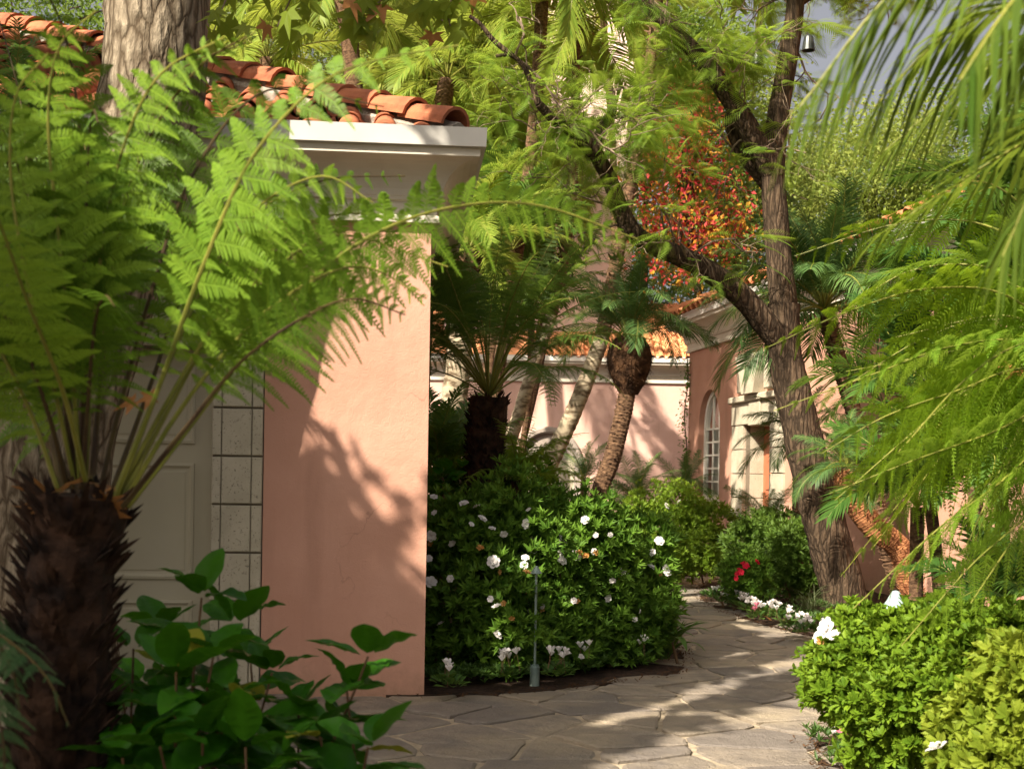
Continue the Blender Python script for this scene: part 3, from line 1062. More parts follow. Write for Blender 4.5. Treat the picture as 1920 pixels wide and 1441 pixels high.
for sgn in (-1, 1):
    g = Geo()
    c0 = km + sgn * 0.66
    box(g, c0 - 0.20, c0 + 0.20, -0.10, 0.05, kz0 + 0.05, kz0 + 0.72, 0, 0.02)
    g.obj('stone_block', M['stone'], rs)
# roof of the side house
zE3 = zt - 0.08 + 0.56 * 1.2
g = Geo()
yE3 = -0.42
tp3 = math.tan(math.radians(24))
g.add([(-0.4, yE3, zE3 - .04), (L, yE3, zE3 - .04), (L, yE3 + 4, zE3 + 4 * tp3 - .04), (3.6, yE3 + 4, zE3 + 4 * tp3 - .04), (-0.4, 8, zE3 - .04)], [(0, 1, 2, 3), (0, 3, 4, 4)][:1])
g.add([(-0.4, yE3, zE3 - .04), (3.6, yE3 + 4, zE3 + 4 * tp3 - .04), (-0.4, 8, zE3 - .04)], [(0, 1, 2)])
roof3 = g.obj('roof', M['terra'], rside)
TILE_C = s_tile('roof_tile', 0.30, 0.50, 0.095, M['terra'])
a24 = math.radians(24)
for r in range(6):
    y = yE3 - 0.03 + r * 0.44 * math.cos(a24)
    for c in range(46):
        x = -0.3 + c * 0.295
        if x < -0.4 + (y - yE3):
            continue
        link('roof_tile', TILE_C, roof3, mat=Matrix.Translation((x, y, zE3 + (y - yE3) * tp3)) @ Matrix.Rotation(a24, 4, 'X') @ Matrix.Rotation(rng.normal(0, .015), 4, 'Z'))
HIP3 = hip_tile('hip_tile', 0.15, 0.5, M['terra'])
d3 = Vector((1, 1, tp3)).normalized()
q3 = d3.to_track_quat('Y', 'Z').to_matrix().to_4x4()
for k in range(13):
    link('hip_tile', HIP3, roof3, mat=Matrix.Translation(Vector((-0.36, yE3 + 0.04, zE3 + 0.06)) + d3 * (k * 0.43)) @ q3)

# ------------------------------------------------------------------ vegetation builders
def frames(path, side):
    T = nrm(np.gradient(path, axis=0))
    if side is None:
        S = np.cross(T, np.array([0, 0, 1.0]))
        S = nrm(S)
    else:
        h = np.asarray(side, float)
        S = nrm(h - T * (T @ h)[:, None])
    return T, S, np.cross(S, T)

def fern_frond(path, wmax, side=None, npin=17, npl=20, stalk=0.22, droop=0.25, r=0.007, fwd=0.35, lift=0.0, mats=None, name='frond'):
    """feathered frond: a stalk, pairs of pinnae along it, each with rows of small leaflets"""
    n = 48
    path = spline(path, n)
    L = np.linalg.norm(np.diff(path, axis=0), axis=1).sum()
    T, S, N = frames(path, side)
    gapw = 0.92 * L * (1 - stalk) / npin
    g = Geo()
    tube(g, path, np.linspace(r, r * 0.25, n), 5, 1, cap=False)
    t = np.linspace(stalk, 0.985, npin)
    x = (t - stalk) / (1 - stalk)
    prof = np.minimum((x / 0.22 + 0.12) ** 0.7, ((1 - x) / 0.72 + 0.03) ** 0.85)
    prof = np.clip(prof, 0.03, 1.0)
    i = t * (n - 1)
    def at(A):
        return np.stack([np.interp(i, np.arange(n), A[:, k]) for k in range(3)], 1)
    B, Tt, St, Nt = at(path), nrm(at(T)), nrm(at(S)), nrm(at(N))
    if Nt[:, 2].mean() < 0:
        Nt = -Nt
    for sg in (-1, 1):
        Lp = wmax * prof * rng.uniform(0.78, 1.10, npin) * np.where(rng.random(npin) < 0.05, 0.35, 1.0)
        D = nrm(St * sg + Tt * (fwd + rng.normal(0, 0.13, (npin, 1))) + Nt * (lift + rng.normal(0, 0.14, (npin, 1))))
        W = nrm(np.cross(Nt, D))                     # across the pinna
        s = np.linspace(0.04, 1.0, npl)
        dd = droop * rng.uniform(0.4, 1.7, npin)
        C = B[:, None] + D[:, None] * (Lp[:, None] * s)[..., None]
        C[..., 2] -= dd[:, None] * Lp[:, None] * s ** 2
        C += Nt[:, None] * (-0.06 * Lp[:, None] * s ** 2)[..., None]
        # midrib
        mid = C[:, [0, npl // 2, npl - 1]]
        w2 = W[:, None] * 0.0016
        V = np.concatenate([mid - w2, mid + w2], 1).reshape(-1, 3)
        base = np.arange(npin)[:, None] * 6
        F = np.concatenate([base + np.array([0, 1, 4, 3]), base + np.array([1, 2, 5, 4])], 0)
        g.add(V, F, 0.95, 0)
        sp = Lp / npl
        ll = np.minimum(gapw * (0.30 + 0.70 * prof), 0.30 * Lp)[:, None] * ((1 - s) ** 0.75 * np.minimum(1, s * 3 + 0.6) + 0.05) * rng.uniform(0.85, 1.1, (npin, npl))
        Dp = D[:, None] - np.array([0, 0, 1.0]) * (2 * dd[:, None] * s)[..., None]
        Dp = nrm(Dp)
        vr = np.repeat((0.25 + 0.5 * rng.random(npin))[:, None], npl, 1) + rng.uniform(-0.2, 0.25, (npin, npl))
        for sg2 in (-1, 1):
            E = nrm(W[:, None] * sg2 + Dp * 0.45 + rng.normal(0, 0.07, (npin, npl, 3)))
            hw = Dp * (sp[:, None] * 0.40)[..., None]
            tip = C + E * ll[..., None] - np.array([0, 0, 1.0]) * (0.12 * ll)[..., None]
            m1 = C + E * (0.45 * ll)[..., None]
            m2 = C + E * (0.78 * ll)[..., None] - np.array([0, 0, 1.0]) * (0.07 * ll)[..., None]
            V = np.stack([C - hw * 0.7, C + hw * 0.7, m1 + hw, m2 + hw * 0.8, tip, m2 - hw * 0.8, m1 - hw], 2).reshape(-1, 3)
            nq = npin * npl
            F = np.arange(nq)[:, None] * 7 + np.array([0, 1, 2, 3, 4, 5, 6])
            g.add(V, F, np.repeat(np.clip(vr, 0, 1).ravel(), 7), 0)
    return g.mesh(name, mats or [M['fern'], M['rachis']])

def palm_frond(path, wmax, side=None, nl=44, stalk=0.18, droop=0.5, r=0.012, width=0.020, vee=0.35, fwd=0.75, mats=None, jit=0.1, name='frond'):
    n = 40
    path = spline(path, n)
    T, S, N = frames(path, side)
    if N[:, 2].mean() < 0:
        N = -N
    g = Geo()
    tube(g, path, np.linspace(r, r * 0.2, n), 5, 1, cap=False)
    t = np.linspace(stalk, 0.99, nl)
    x = (t - stalk) / (1 - stalk)
    prof = np.clip(np.minimum((x / 0.2 + 0.35) ** 0.6, ((1 - x) / 0.6 + 0.22) ** 0.7), 0.1, 1)
    i = t * (n - 1)
    def at(A):
        return np.stack([np.interp(i, np.arange(n), A[:, k]) for k in range(3)], 1)
    B, Tt, St, Nt = at(path), nrm(at(T)), nrm(at(S)), nrm(at(N))
    for sg in (-1, 1):
        Ll = wmax * prof * rng.uniform(0.85, 1.1, nl)
        f = fwd + 0.6 * x
        D = nrm(St * sg + Tt * f[:, None] + Nt * (vee + rng.normal(0, jit, (nl, 1))) + rng.normal(0, jit * 0.6, (nl, 3)))
        W = nrm(np.cross(Nt, D)) * (width / 2)
        dr = droop * rng.uniform(0.6, 1.4, nl)
        ss = np.array([0.0, 0.3, 0.65, 1.0])
        C = B[:, None] + D[:, None] * (Ll[:, None] * ss)[..., None]
        C[..., 2] -= dr[:, None] * Ll[:, None] * ss ** 2
        wk = np.array([0.5, 1.0, 0.75])
        a = C[:, :3] - W[:, None] * wk[:, None]
        b = C[:, :3] + W[:, None] * wk[:, None]
        V = np.concatenate([a, b, C[:, 3:]], 1)
        base = np.arange(nl)[:, None] * 7
        var = np.repeat(np.clip(0.5 + rng.normal(0, 0.25, nl), 0, 1), 7)
        F4 = np.concatenate([base + np.array([0, 3, 4, 1]), base + np.array([1, 4, 5, 2])], 0)
        g.add(V.reshape(-1, 3), F4, var, 0)
        g.F.append(base + np.array([2, 5, 6]) + (g.n - 7 * nl))
        g.M.append(np.zeros(nl))
    return g.mesh(name, mats or [M['palm'], M['rachis']])

def arch(L, a0, bend, power=1.3, n=14):
    """template curve in the xz plane leaving the origin at elevation a0 and bending down"""
    s = np.linspace(0, 1, n)
    ang = a0 - bend * s ** power
    d = np.stack([np.cos(ang), np.zeros(n), np.sin(ang)], 1) * (L / (n - 1))
    return np.vstack([[0, 0, 0], np.cumsum(d[:-1], 0)])

def stub_cloud(g, path, rad, n, ln, w, up=0.8, mat=0, t0=0.0, t1=1.0):
    """old leaf bases standing off a trunk"""
    path = np.asarray(path)
    m = len(path)
    i = rng.uniform(t0, t1, n) * (m - 1)
    C = np.stack([np.interp(i, np.arange(m), path[:, k]) for k in range(3)], 1)
    R = np.interp(i, np.arange(m), np.broadcast_to(rad, (m,)))
    a = rng.uniform(0, 2 * math.pi, n)
    D = np.stack([np.cos(a), np.sin(a), np.zeros(n)], 1)
    ex = nrm(D + np.array([0, 0, up]) + rng.normal(0, 0.18, (n, 3)))
    T = ([(0, -.5, 0), (0, .5, 0), (0, 0, .6), (.7, -.32, .05), (.7, .32, .05), (.7, 0, .4), (1, 0, .1)],
         [(0, 3, 5), (0, 5, 2), (2, 5, 4), (2, 4, 1), (0, 1, 4), (0, 4, 3), (3, 6, 5), (5, 6, 4), (3, 4, 6)])
    V = np.array(T[0]) * np.array([1, w / ln, w / ln])
    scatter(g, (V, T[1]), C + D * (R * 0.9)[:, None], ex, None, ln * rng.uniform(0.6, 1.25, n), None, None, mat)

FOLD = ([(0, 0, 0), (.42, .5, .10), (1, 0, -.06), (.42, -.5, .10)], [(0, 2, 1), (0, 3, 2)])
def fold(w):
    V = np.array(FOLD[0], float)
    V[:, 1] *= w
    V[:, 2] *= w * 1.6
    return V, FOLD[1]
OBOV = ([(0, 0, 0), (.35, .26, .06), (.72, .40, .07), (1, 0, -.08), (.72, -.40, .07), (.35, -.26, .06), (.55, 0, 0)],
        [(0, 6, 1), (1, 6, 2), (2, 6, 3), (3, 6, 4), (4, 6, 5), (5, 6, 0)])

def ell_points(E, n, inner=0.7, outer=1.14, zmin=0.07, back=0.45):
    """points through the outer shell of a union of ellipsoids; the far side is thinned"""
    vol = np.array([np.prod(e[1]) ** (2 / 3) for e in E])
    k = rng.choice(len(E), n * 3, p=vol / vol.sum())
    C = np.array([e[0] for e in E])[k]
    R = np.array([e[1] for e in E])[k]
    d = nrm(rng.normal(0, 1, (n * 3, 3)))
    rr = rng.uniform(inner, outer, (n * 3, 1)) * (1 + 0.07 * np.sin(d[:, :1] * 7 + C[:, :1] * 9) * np.cos(d[:, 2:] * 6 + C[:, 1:2] * 5))
    p = C + d * R * rr
    keep = p[:, 2] > zmin
    for e in E:
        q = (p - e[0]) / e[1]
        keep &= ~((np.linalg.norm(q, axis=1) < inner - 0.02))
    f = 9.0 / max(0.3, float(np.mean(R)) * 2)
    gapn = np.sin(p[:, 0] * f + 1.3) * np.sin(p[:, 1] * f * .9 + .4) + np.sin(p[:, 2] * f * 1.2 + p[:, 0] * f * .6) * .8
    keep &= (gapn > -0.55) | (rng.random(n * 3) < 0.25)
    keep &= (d[:, 1] < 0.35) | (rng.random(n * 3) < back)
    p, nn = p[keep][:n], nrm((d / R)[keep][:n])
    return p, nn

def rosettes(g, p, nn, nl, ln, tmpl, spread=0.9, upb=0.5, mat=0, var=None):
    """a whorl of nl leaves at each point, opening about the outward direction"""
    n = len(p)
    ax = nrm(nn * 0.8 + np.array([0, 0, upb]) + rng.normal(0, 0.25, (n, 3)))
    ref = np.where(np.abs(ax[:, 2:]) > 0.9, np.array([[1.0, 0, 0]]), np.array([[0, 0, 1.0]]))
    a1 = nrm(np.cross(ax, ref))
    a2 = np.cross(ax, a1)
    vr = rng.random(n) if var is None else var
    for k in range(nl):
        an = 2 * math.pi * k / nl + rng.uniform(-0.5, 0.5, n)
        sp = spread * rng.uniform(0.6, 1.35, n)
        ex = nrm(ax + (a1 * np.cos(an)[:, None] + a2 * np.sin(an)[:, None]) * sp[:, None])
        scatter(g, tmpl, p, ex, ax, ln * rng.uniform(0.7, 1.2, n), rng.normal(0, 0.3, n), np.clip(vr * 0.7 + 0.3 * rng.random(n), 0, 1), mat)

def lumps(E, k):
    """smaller bosses of growth all over a union of ellipsoids"""
    out = list(E)
    for c, r in E:
        for _ in range(k):
            d = nrm(rng.normal(0, 1, 3))
            d[1] = -abs(d[1]) * 0.8
            if d[2] < -0.5:
                d[2] = -d[2]
            d = nrm(d)
            out.append((c + d * r * rng.uniform(.84, 1.1), np.full(3, float(np.mean(r))) * rng.uniform(0.16, 0.46) * np.array([1, 1, 1.1])))
    return out

def ray_ell(u, v, E):
    """first hit of the sight line through a pixel with a union of ellipsoids"""
    o = np.array([0, 0, EYE])
    d = nrm(P(u, v, 1.0) - o)
    best = None
    for c, r in E:
        oc, dd = (o - c) / r, d / r
        A, B, Cc = dd @ dd, 2 * oc @ dd, oc @ oc - 1
        D = B * B - 4 * A * Cc
        if D > 0:
            t = (-B - math.sqrt(D)) / (2 * A)
            if t > 0 and (best is None or t < best[0]):
                p = o + d * t
                best = (t, p, nrm((p - c) / r ** 2))
    return best

def EL(u, v, Y, ru, rv, ry):
    return (P(u, v, Y), np.array([ru / FPX * Y, ry, rv / FPX * Y]))

def look_mat(p, n, s, spin=0.0):
    q = Vector(n).to_track_quat('Z', 'Y').to_matrix().to_4x4()
    return Matrix.Translation(Vector(p)) @ q @ Matrix.Rotation(spin, 4, 'Z') @ Matrix.Scale(s, 4)

def blossom_mesh(name, mat, n=6, ruffle=0.14, layers=2):
    """open ruffled flower facing +z, about one unit across"""
    g = Geo()
    for ly in range(layers):
        for k in range(n):
            a = 2 * math.pi * (k + 0.5 * ly) / n
            L, up = (0.55, 0.10) if ly == 0 else (0.30, 0.22)
            w = 0.22 if ly == 0 else 0.13
            V = []
            for s, ww, z in ((0.04, 0.05, 0.0), (0.45, 0.85, up * 0.6), (0.8, 1.0, up), (1.0, 0.5, up * 0.9)):
                for e in (-1, 0, 1):
                    x, y = L * s, e * w * ww
                    zz = z + (abs(e) * 0.05) + rng.normal(0, ruffle * 0.25 * s)
                    V.append((x * math.cos(a) - y * math.sin(a), x * math.sin(a) + y * math.cos(a), zz))
            F = [(r * 3 + c, r * 3 + c + 1, r * 3 + c + 4, r * 3 + c + 3) for r in range(3) for c in range(2)]
            g.add(V, F, rng.random())
    return g.mesh(name, mat, True)
BLOS = [blossom_mesh('blossom', M['petal']) for _ in range(3)]
BLOS_OLD = [blossom_mesh('spent_blossom', M['petal_old'], 5, 0.4) for _ in range(2)]
BLOS_RED = [blossom_mesh('blossom', M['petal_red']) for _ in range(2)]

def shrub(name, E, n, nl, ln, tmpl, mat, label, group=None, flowers=(), spent=(), fsize=0.066, inner=0.55, upb=0.5, spread=0.9, fm=BLOS, stems=8, cat='shrub'):
    c = np.mean([e[0] for e in E], 0)
    E0 = E
    E = lumps(E, 11)
    base = np.array([c[0], c[1], 0.05])
    root = thing(name, base, label, cat, group)
    g = Geo()
    p, nn = ell_points(E, n, inner)
    rosettes(g, p - base, nn, nl, ln, tmpl, spread, upb)
    # a second, sparser shell inside so that the gaps look into leaves, not through the plant
    E2 = [(e[0], e[1] * 0.78) for e in E0]
    p, nn = ell_points(E2, n // 3, 0.55, 1.0)
    rosettes(g, p - base, nn, max(4, nl - 3), ln * 1.15, tmpl, 1.1, 0.3, 0, rng.random(len(p)) * 0.5)  # inner leaves darker, shade of the gaps put into their colour
    g.obj('foliage', mat, root)
    g = Geo()
    for k in range(stems):
        e = E0[k % len(E0)]
        q = e[0] + rng.normal(0, 0.4, 3) * e[1]
        s0 = np.array([q[0] + rng.normal(0, .1), q[1] + rng.normal(0, .1), 0.03])
        g = Geo()
        tube(g, spline([s0 - base, (s0 + q) / 2 - base + rng.normal(0, .05, 3), q - base], 8), np.linspace(0.014, 0.005, 8), 5)
        g.obj('stem', M['stem'], root)
    if name == 'azalea_shrub':
        us, vs = [PIX(e[0])[0] for e in E0], [PIX(e[0])[1] for e in E0]
        flowers = list(flowers) + [(rng.uniform(min(us) - 60, max(us) + 60), rng.uniform(min(vs) - 70, max(vs) - 10), rng.uniform(.55, .95)) for _ in range(9)]
    for lst, ms, k in ((flowers, fm, 1.0), (spent, BLOS_OLD, 0.75)):
        for f in lst:
            h = ray_ell(f[0], f[1], E)
            if h is None:
                continue
            nv = nrm(h[1 + 1] * 0.6 + np.array([0, -0.5, 0.4]) + rng.normal(0, 0.5, 3))
            link('blossom' if k == 1.0 else 'spent_blossom', random.choice(ms), root,
                 mat=look_mat(h[1] + nv * 0.05 - base, nv, fsize * k * (f[2] if len(f) > 2 else 1) * rng.uniform(0.85, 1.15), rng.uniform(0, 6)))
    return root

# ------------------------------------------------------------------ the azaleas of the left bed
AZ = fold(0.27)
E1 = [EL(862, 1130, 9.75, 100, 175, 0.6), EL(960, 1120, 9.7, 110, 165, 0.6), EL(870, 1010, 10.2, 110, 75, 0.5)]
E1 += [EL(840, 1225, 9.55, 60, 80, 0.35), EL(930, 1225, 9.5, 70, 75, 0.35)]
shrub('azalea_shrub', E1, 2700, 9, 0.080, AZ, M['azalea'], 'dark azalea with white blossoms against the right edge of the near pink wall',
      flowers=[(805, 1097, 1.2), (840, 1010), (872, 955, 1.1), (897, 983, 1), (942, 994, .9), (925, 1055, 1.5), (833, 1181, .9), (922, 1196, 1.1), (810, 1000, 1.1), (812, 942, .9), (984, 1055, 1), (975, 980, 1.3), (898, 962, .9)],
      spent=[(811, 1022), (905, 1034, 1.2), (925, 1072, .9), (950, 1134, .8), (960, 1150, .8), (983, 1085, 1.1)], cat='azalea')
E2 = [EL(1050, 1120, 9.95, 105, 165, 0.6), EL(1035, 1035, 10.3, 80, 62, 0.5), EL(1000, 1225, 9.7, 70, 70, 0.35), EL(1090, 1215, 9.9, 70, 70, 0.35)]
shrub('azalea_shrub', E2, 2500, 9, 0.080, AZ, M['azalea'], 'azalea in the middle of the left bed behind the thin light post',
      flowers=[(988, 1150, 1.9), (1012, 1142, 1.2), (1046, 1058, 1.3), (1072, 1048, 1.1), (1045, 1020, 1.2), (1062, 1022, .8), (1014, 1137, .8), (1082, 1238, .9)],
      spent=[(984, 1122, 1.2), (998, 1128, 1), (1085, 1045, 1), (1094, 1052, 1.1), (1084, 1136, 1), (1018, 1145, 1), (1108, 1038, .9)], cat='azalea')
E3 = [EL(1155, 1105, 10.5, 85, 120, 0.6), EL(1212, 1135, 10.4, 48, 85, 0.45), EL(1150, 1190, 10.1, 80, 75, 0.4)]
shrub('azalea_shrub', E3, 2100, 9, 0.080, AZ, M['azalea'], 'azalea with white blossoms at the curve where the path bends left',
      flowers=[(1162, 1075, 1.2), (1155, 1090, 1), (1175, 1012, 1.5), (1180, 1005, 1.2), (1216, 1073, 1), (1243, 1075, 1.1), (1233, 1020, 1.2), (1228, 1040, .9), (1240, 1058, .7)],
      spent=[(1153, 1090, .9), (1238, 1078, .7)], cat='azalea')
E4 = [EL(930, 985, 12.4, 130, 100, 0.8), EL(1040, 1000, 12.6, 90, 85, 0.7), EL(850, 985, 12.2, 70, 90, .6)]
shrub('azalea_shrub', E4, 2300, 9, 0.085, AZ, M['azalea'], 'taller dark azalea at the back of the left bed under the tree fern',
      flowers=[(918, 888, 1.4), (968, 902, 1.6), (1030, 925, 1), (1095, 930, .8), (870, 953, .9), (1120, 965, 1)], cat='azalea')

# broad green leaves standing behind the wall edge
LEAFG = {}
def broad_leaf(name, L, W, curl, mats, fold_=0.22, n=15, tipw=1.3, wave=0.0):
    """ovate leaf along +x with a raised margin, curling down at the tip"""
    s = np.linspace(0, 1, n)
    w = W / 2 * np.sin(np.pi * s ** (1 / tipw)) ** 0.75
    w[0], w[-1] = 0.004, 0.001
    V = []
    ang = 0.15 - curl * s ** 1.2
    c = np.vstack([[0, 0], np.cumsum(np.stack([np.cos(ang), np.sin(ang)], 1)[:-1] * L / (n - 1), 0)])
    for i in range(n):
        for e in (-1, -.5, 0, .5, 1):
            V.append((c[i, 0], e * w[i], c[i, 1] + abs(e) * fold_ * w[i] + (wave * math.sin(i * 1.1 + e * 2) + 0.22 * ((i % 2) - 0.5) * (abs(e) == .5)) * w[i]))
    F = [(i * 5 + k, (i + 1) * 5 + k, (i + 1) * 5 + k + 1, i * 5 + k + 1) for i in range(n - 1) for k in range(4)]
    return Geo().add(V, F).mesh(name, mats, True)

HY = [broad_leaf('leaf', 0.168, 0.098, c, M['hydr'], 0.25, 15, 1.25, wv) for c, wv in ((0.5, .05), (0.9, .08), (0.2, .05), (0.7, .1))]
HYY = broad_leaf('leaf', 0.145, 0.085, 0.5, M['hydr_y'], 0.2, 15, 1.25, .06)
def basis(d, up=(0, 0, 1), roll=0.0):
    d = nrm(d)
    y = np.cross(up, d)
    if np.linalg.norm(y) < 1e-3:
        y = np.array([0, 1.0, 0])
    y = nrm(y)
    z = np.cross(d, y)
    m = Matrix(((d[0], y[0], z[0], 0), (d[1], y[1], z[1], 0), (d[2], y[2], z[2], 0), (0, 0, 0, 1)))
    return m @ Matrix.Rotation(roll, 4, 'X')

def hydrangea(tops, label, base, name='hydrangea_plant'):
    root = thing(name, base, label, 'plant')
    for (u, v, Y, sc, nw) in tops:
        top = P(u, v, Y)
        foot = np.array([base[0] + (top[0] - base[0]) * 0.45, base[1] + (top[1] - base[1]) * 0.6, 0.05])
        midp = (top + foot) / 2 + np.array([rng.normal(0, .06), rng.normal(0, .06), 0])
        pth = spline([foot - base, midp - base, top - base], 16)
        g = Geo()
        tube(g, pth, np.linspace(0.0055, 0.003, 16), 6)
        g.obj('stem', M['stem'], root)
        a0 = rng.uniform(0, 3)
        for k in range(nw):                                   # opposite pairs down the stem
            t = 1.0 - k * 0.095
            q = pth[0] + 0
            i = t * 15
            q = np.array([np.interp(i, np.arange(16), pth[:, c]) for c in range(3)])
            for sd in range(4 if k == 0 else 2):
                a = a0 + k * 1.57 + sd * (math.pi / 2 if k == 0 else math.pi) + rng.normal(0, .2)
                el = (0.45 if k == 0 else 0.1) + rng.normal(0, .22)
                dv = np.array([math.cos(a) * math.cos(el), math.sin(a) * math.cos(el), math.sin(el)])
                s = sc * (0.8 if k == 0 else 1.0 + 0.06 * k) * rng.uniform(0.8, 1.15)
                ms = HYY if rng.random() < 0.05 else random.choice(HY)
                link('leaf', ms, root, mat=Matrix.Translation(Vector(q + dv * 0.02)) @ basis(dv, roll=rng.normal(0, .3)) @ Matrix.Scale(s, 4))
    return root

hydrangea([(378, 1120, 3.3, 1.1, 6), (300, 1180, 3.5, 0.95, 6), (440, 1170, 3.45, 1.0, 6), (250, 1215, 3.2, 0.95, 5), (510, 1260, 3.5, 0.9, 5),
           (330, 1260, 3.0, 1.0, 5), (430, 1300, 3.1, 0.95, 5), (230, 1310, 3.3, 0.9, 4), (560, 1330, 3.3, 0.9, 4), (380, 1380, 2.9, .95, 4), (350, 1200, 3.6, 1.0, 5), (270, 1280, 3.6, 1.0, 5), (470, 1240, 3.7, 1.0, 5), (300, 1400, 2.8, 1.0, 4), (460, 1400, 2.9, 1.0, 4), (230, 1420, 2.9, 1.0, 4), (400, 1230, 3.1, 1.0, 5)],
          'leafy green plant with broad oval leaves beside the near fern trunk', np.array([-0.78, 3.3, 0.05]))
hydrangea([(690, 1230, 3.2, 1.0, 4), (650, 1290, 3.3, 0.95, 4), (600, 1380, 3.1, 0.95, 4), (690, 1400, 3.0, 0.95, 3), (520, 1420, 3.0, 1.0, 3)],
          'broad leaved sprig leaning across the foot of the near pink wall', np.array([-0.45, 3.2, 0.05]))
bp = P(830, 905, 11.2)
root = thing('broad_leaf_plant', (bp[0], bp[1], 0.05), 'fresh green broad leaves between the wall edge and the tree fern trunk', 'plant')
for k in range(34):
    a, el = rng.uniform(0, 6.28), rng.uniform(-0.2, 0.8)
    dv = np.array([math.cos(a) * math.cos(el), math.sin(a) * math.cos(el), math.sin(el)])
    q = np.array([rng.normal(0, .12), rng.normal(0, .12), bp[2] - 0.10 + rng.uniform(-.15, .2)])
    link('leaf', random.choice(HY), root, mat=Matrix.Translation(Vector(q)) @ basis(dv, roll=rng.normal(0, .3)) @ Matrix.Scale(rng.uniform(.8, 1.25), 4))
g = Geo()
tube(g, np.array([[0, 0, 0], [0.02, 0, 0.7], [0, 0, bp[2]]]), [0.02, 0.015, 0.01], 6)
g.obj('stem', M['stem'], root)

# ------------------------------------------------------------------ big bark tree on the left, its unseen crown shaped to shade the court
syc_base = P(95, 1100, 7.7)
syc_base[2] = 0.05
syc = thing('shade_tree', syc_base, 'big bark trunked tree leaning behind the near fern at upper left', 'tree')
tp = [syc_base * [1, 1, 0], P(95, 900, 7.7), P(140, 700, 7.7), P(225, 430, 7.7), P(285, 180, 7.7), P(297, 0, 7.7), P(300, -250, 7.7), P(280, -520, 7.7)]
g = Geo()
pth = spline(tp, 70) - syc_base
rad = np.interp(np.linspace(0, 1, 70), [0, 0.15, 0.5, 0.8, 1], [0.46, 0.355, 0.315, 0.303, 0.26])
tube(g, pth, rad, 26, 0, 0.035)
g.obj('trunk', M['bark_big'], syc, smooth=True)
# lobed leaves
def lobed(name, mat):
    tips = [(0.0, .42), (-.55, .62), (-1.05, .46)]
    pts = []
    for ang, r in [(-2.5, .16), (-1.95, .50), (-1.55, .26), (-0.85, .72), (-0.42, .36), (0, .95), (0.42, .36), (0.85, .72), (1.55, .26), (1.95, .50), (2.5, .16)]:
        pts.append((r * math.cos(ang), r * math.sin(ang), -0.18 * r * r))
    V = [(0, 0, 0.02)] + pts
    F = [(0, i, i + 1) for i in range(1, len(pts))]
    return Geo().add(V, F).mesh(name, mat)
LOB = lobed('leaf', M['syc'])
LOBD = lobed('leaf', M['deadleaf'])
LOBT = (np.array([(0, 0, 0), (-.08, .5, -.05), (.3, .3, 0), (.55, .5, -.08), (.95, 0, -.15), (.55, -.5, -.08), (.3, -.3, 0), (-.08, -.5, -.05)]),
        [(0, 2, 1), (0, 3, 2), (0, 4, 3), (0, 5, 4), (0, 6, 5), (0, 7, 6)])

LBx = np.array([math.cos(LBr), math.sin(LBr)])
LBn = np.array([-math.sin(LBr), math.cos(LBr)])
LIT_WALL = [[(532, 655), (640, 560), (800, 520), (800, 890), (760, 905), (690, 900), (640, 935), (575, 870), (520, 800)],
            [(690, 950), (760, 930), (798, 960), (798, 1045), (745, 1015)], [(520, 430), (800, 430), (800, 560), (560, 540)],
            [(330, 220), (700, 220), (700, 420), (420, 420)]]
LIT_GROUND = [[(1130, 1441), (1370, 1360), (1590, 1284), (1700, 1270), (1930, 1300), (1930, 1560), (950, 1560)],
              [(1110, 1362), (1180, 1334), (1340, 1280), (1530, 1226), (1530, 1244), (1340, 1304), (1190, 1356), (1115, 1376)]]
LIT_BALLS = [(P(1250, 990, 18), 1.0), (P(1180, 650, 15), .6), (P(1330, 860, 22), 1.2), (P(1170, 760, 29), 1.0), (P(1400, 1130, 13.5), .15), (P(500, 300, 2.8), 0.26), (P(620, 500, 3.0), 0.24), (P(760, 430, 3.0), .2), (P(640, 150, 2.7), .2), (P(260, 170, 2.8), .17), (P(90, 150, 2.75), .15), (P(960, 400, 3.0), .2), (P(1040, 1010, 9.8), 0.55), (P(1190, 1030, 10.2), 0.35),
             (P(1650, 800, 5.0), 0.75), (P(1700, 1250, 5.4), 0.7), (P(1850, 1330, 4.4), 0.6), (P(1700, 250, 2.4), 0.5), (P(1800, 600, 5), .7), (P(1500, 700, 5), .4)]
def shade_ok(c):
    for b, r in LIT_BALLS:
        w = b - c
        tt = w @ SUN
        if tt > 0 and np.linalg.norm(w - SUN * tt) < r:
            return False
    # where does the shadow land: the near wall, or the ground
    den = SUN[0] * LBn[0] + SUN[1] * LBn[1]
    tw = ((LBo[0] - c[0]) * LBn[0] + (LBo[1] - c[1]) * LBn[1]) / den
    tg = -c[2] / SUN[2]
    h = c + SUN * tg
    if 0 < tw < tg:
        hw = c + SUN * tw
        xl = (hw[0] - LBo[0]) * LBx[0] + (hw[1] - LBo[1]) * LBx[1]
        if xl < 0 and hw[2] < 3.9:
            u, v = PIX(hw)
            return not any(inpoly(u, v, q) for q in LIT_WALL)
        if xl < 0.3:
            return rng.random() < 0.6
    if h[1] < 2.5:
        return h[0] < 1.0
    u, v = PIX(h)
    if any(inpoly(u, v, q) for q in LIT_GROUND):
        return False
    if u > 1560:
        return False
    if h[1] > 21:
        return False
    return True
cl = []
OFF = np.array([(0, 0, 0), (.17, 0, 0), (-.17, 0, 0), (0, .17, 0), (0, -.17, 0), (0, 0, .17), (0, 0, -.17)])
for _ in range(9000):
    c = np.array([rng.uniform(-9.5, 0.5), rng.uniform(-6.5, 9.0), rng.uniform(5.6, 8.0)])
    if c[1] > 0.5 and EYE + 0.40 * c[1] > c[2] - 0.35:
        continue
    if all(shade_ok(c + o) for o in OFF):
        cl.append(c)
cl = np.array(cl)
ex_ = []
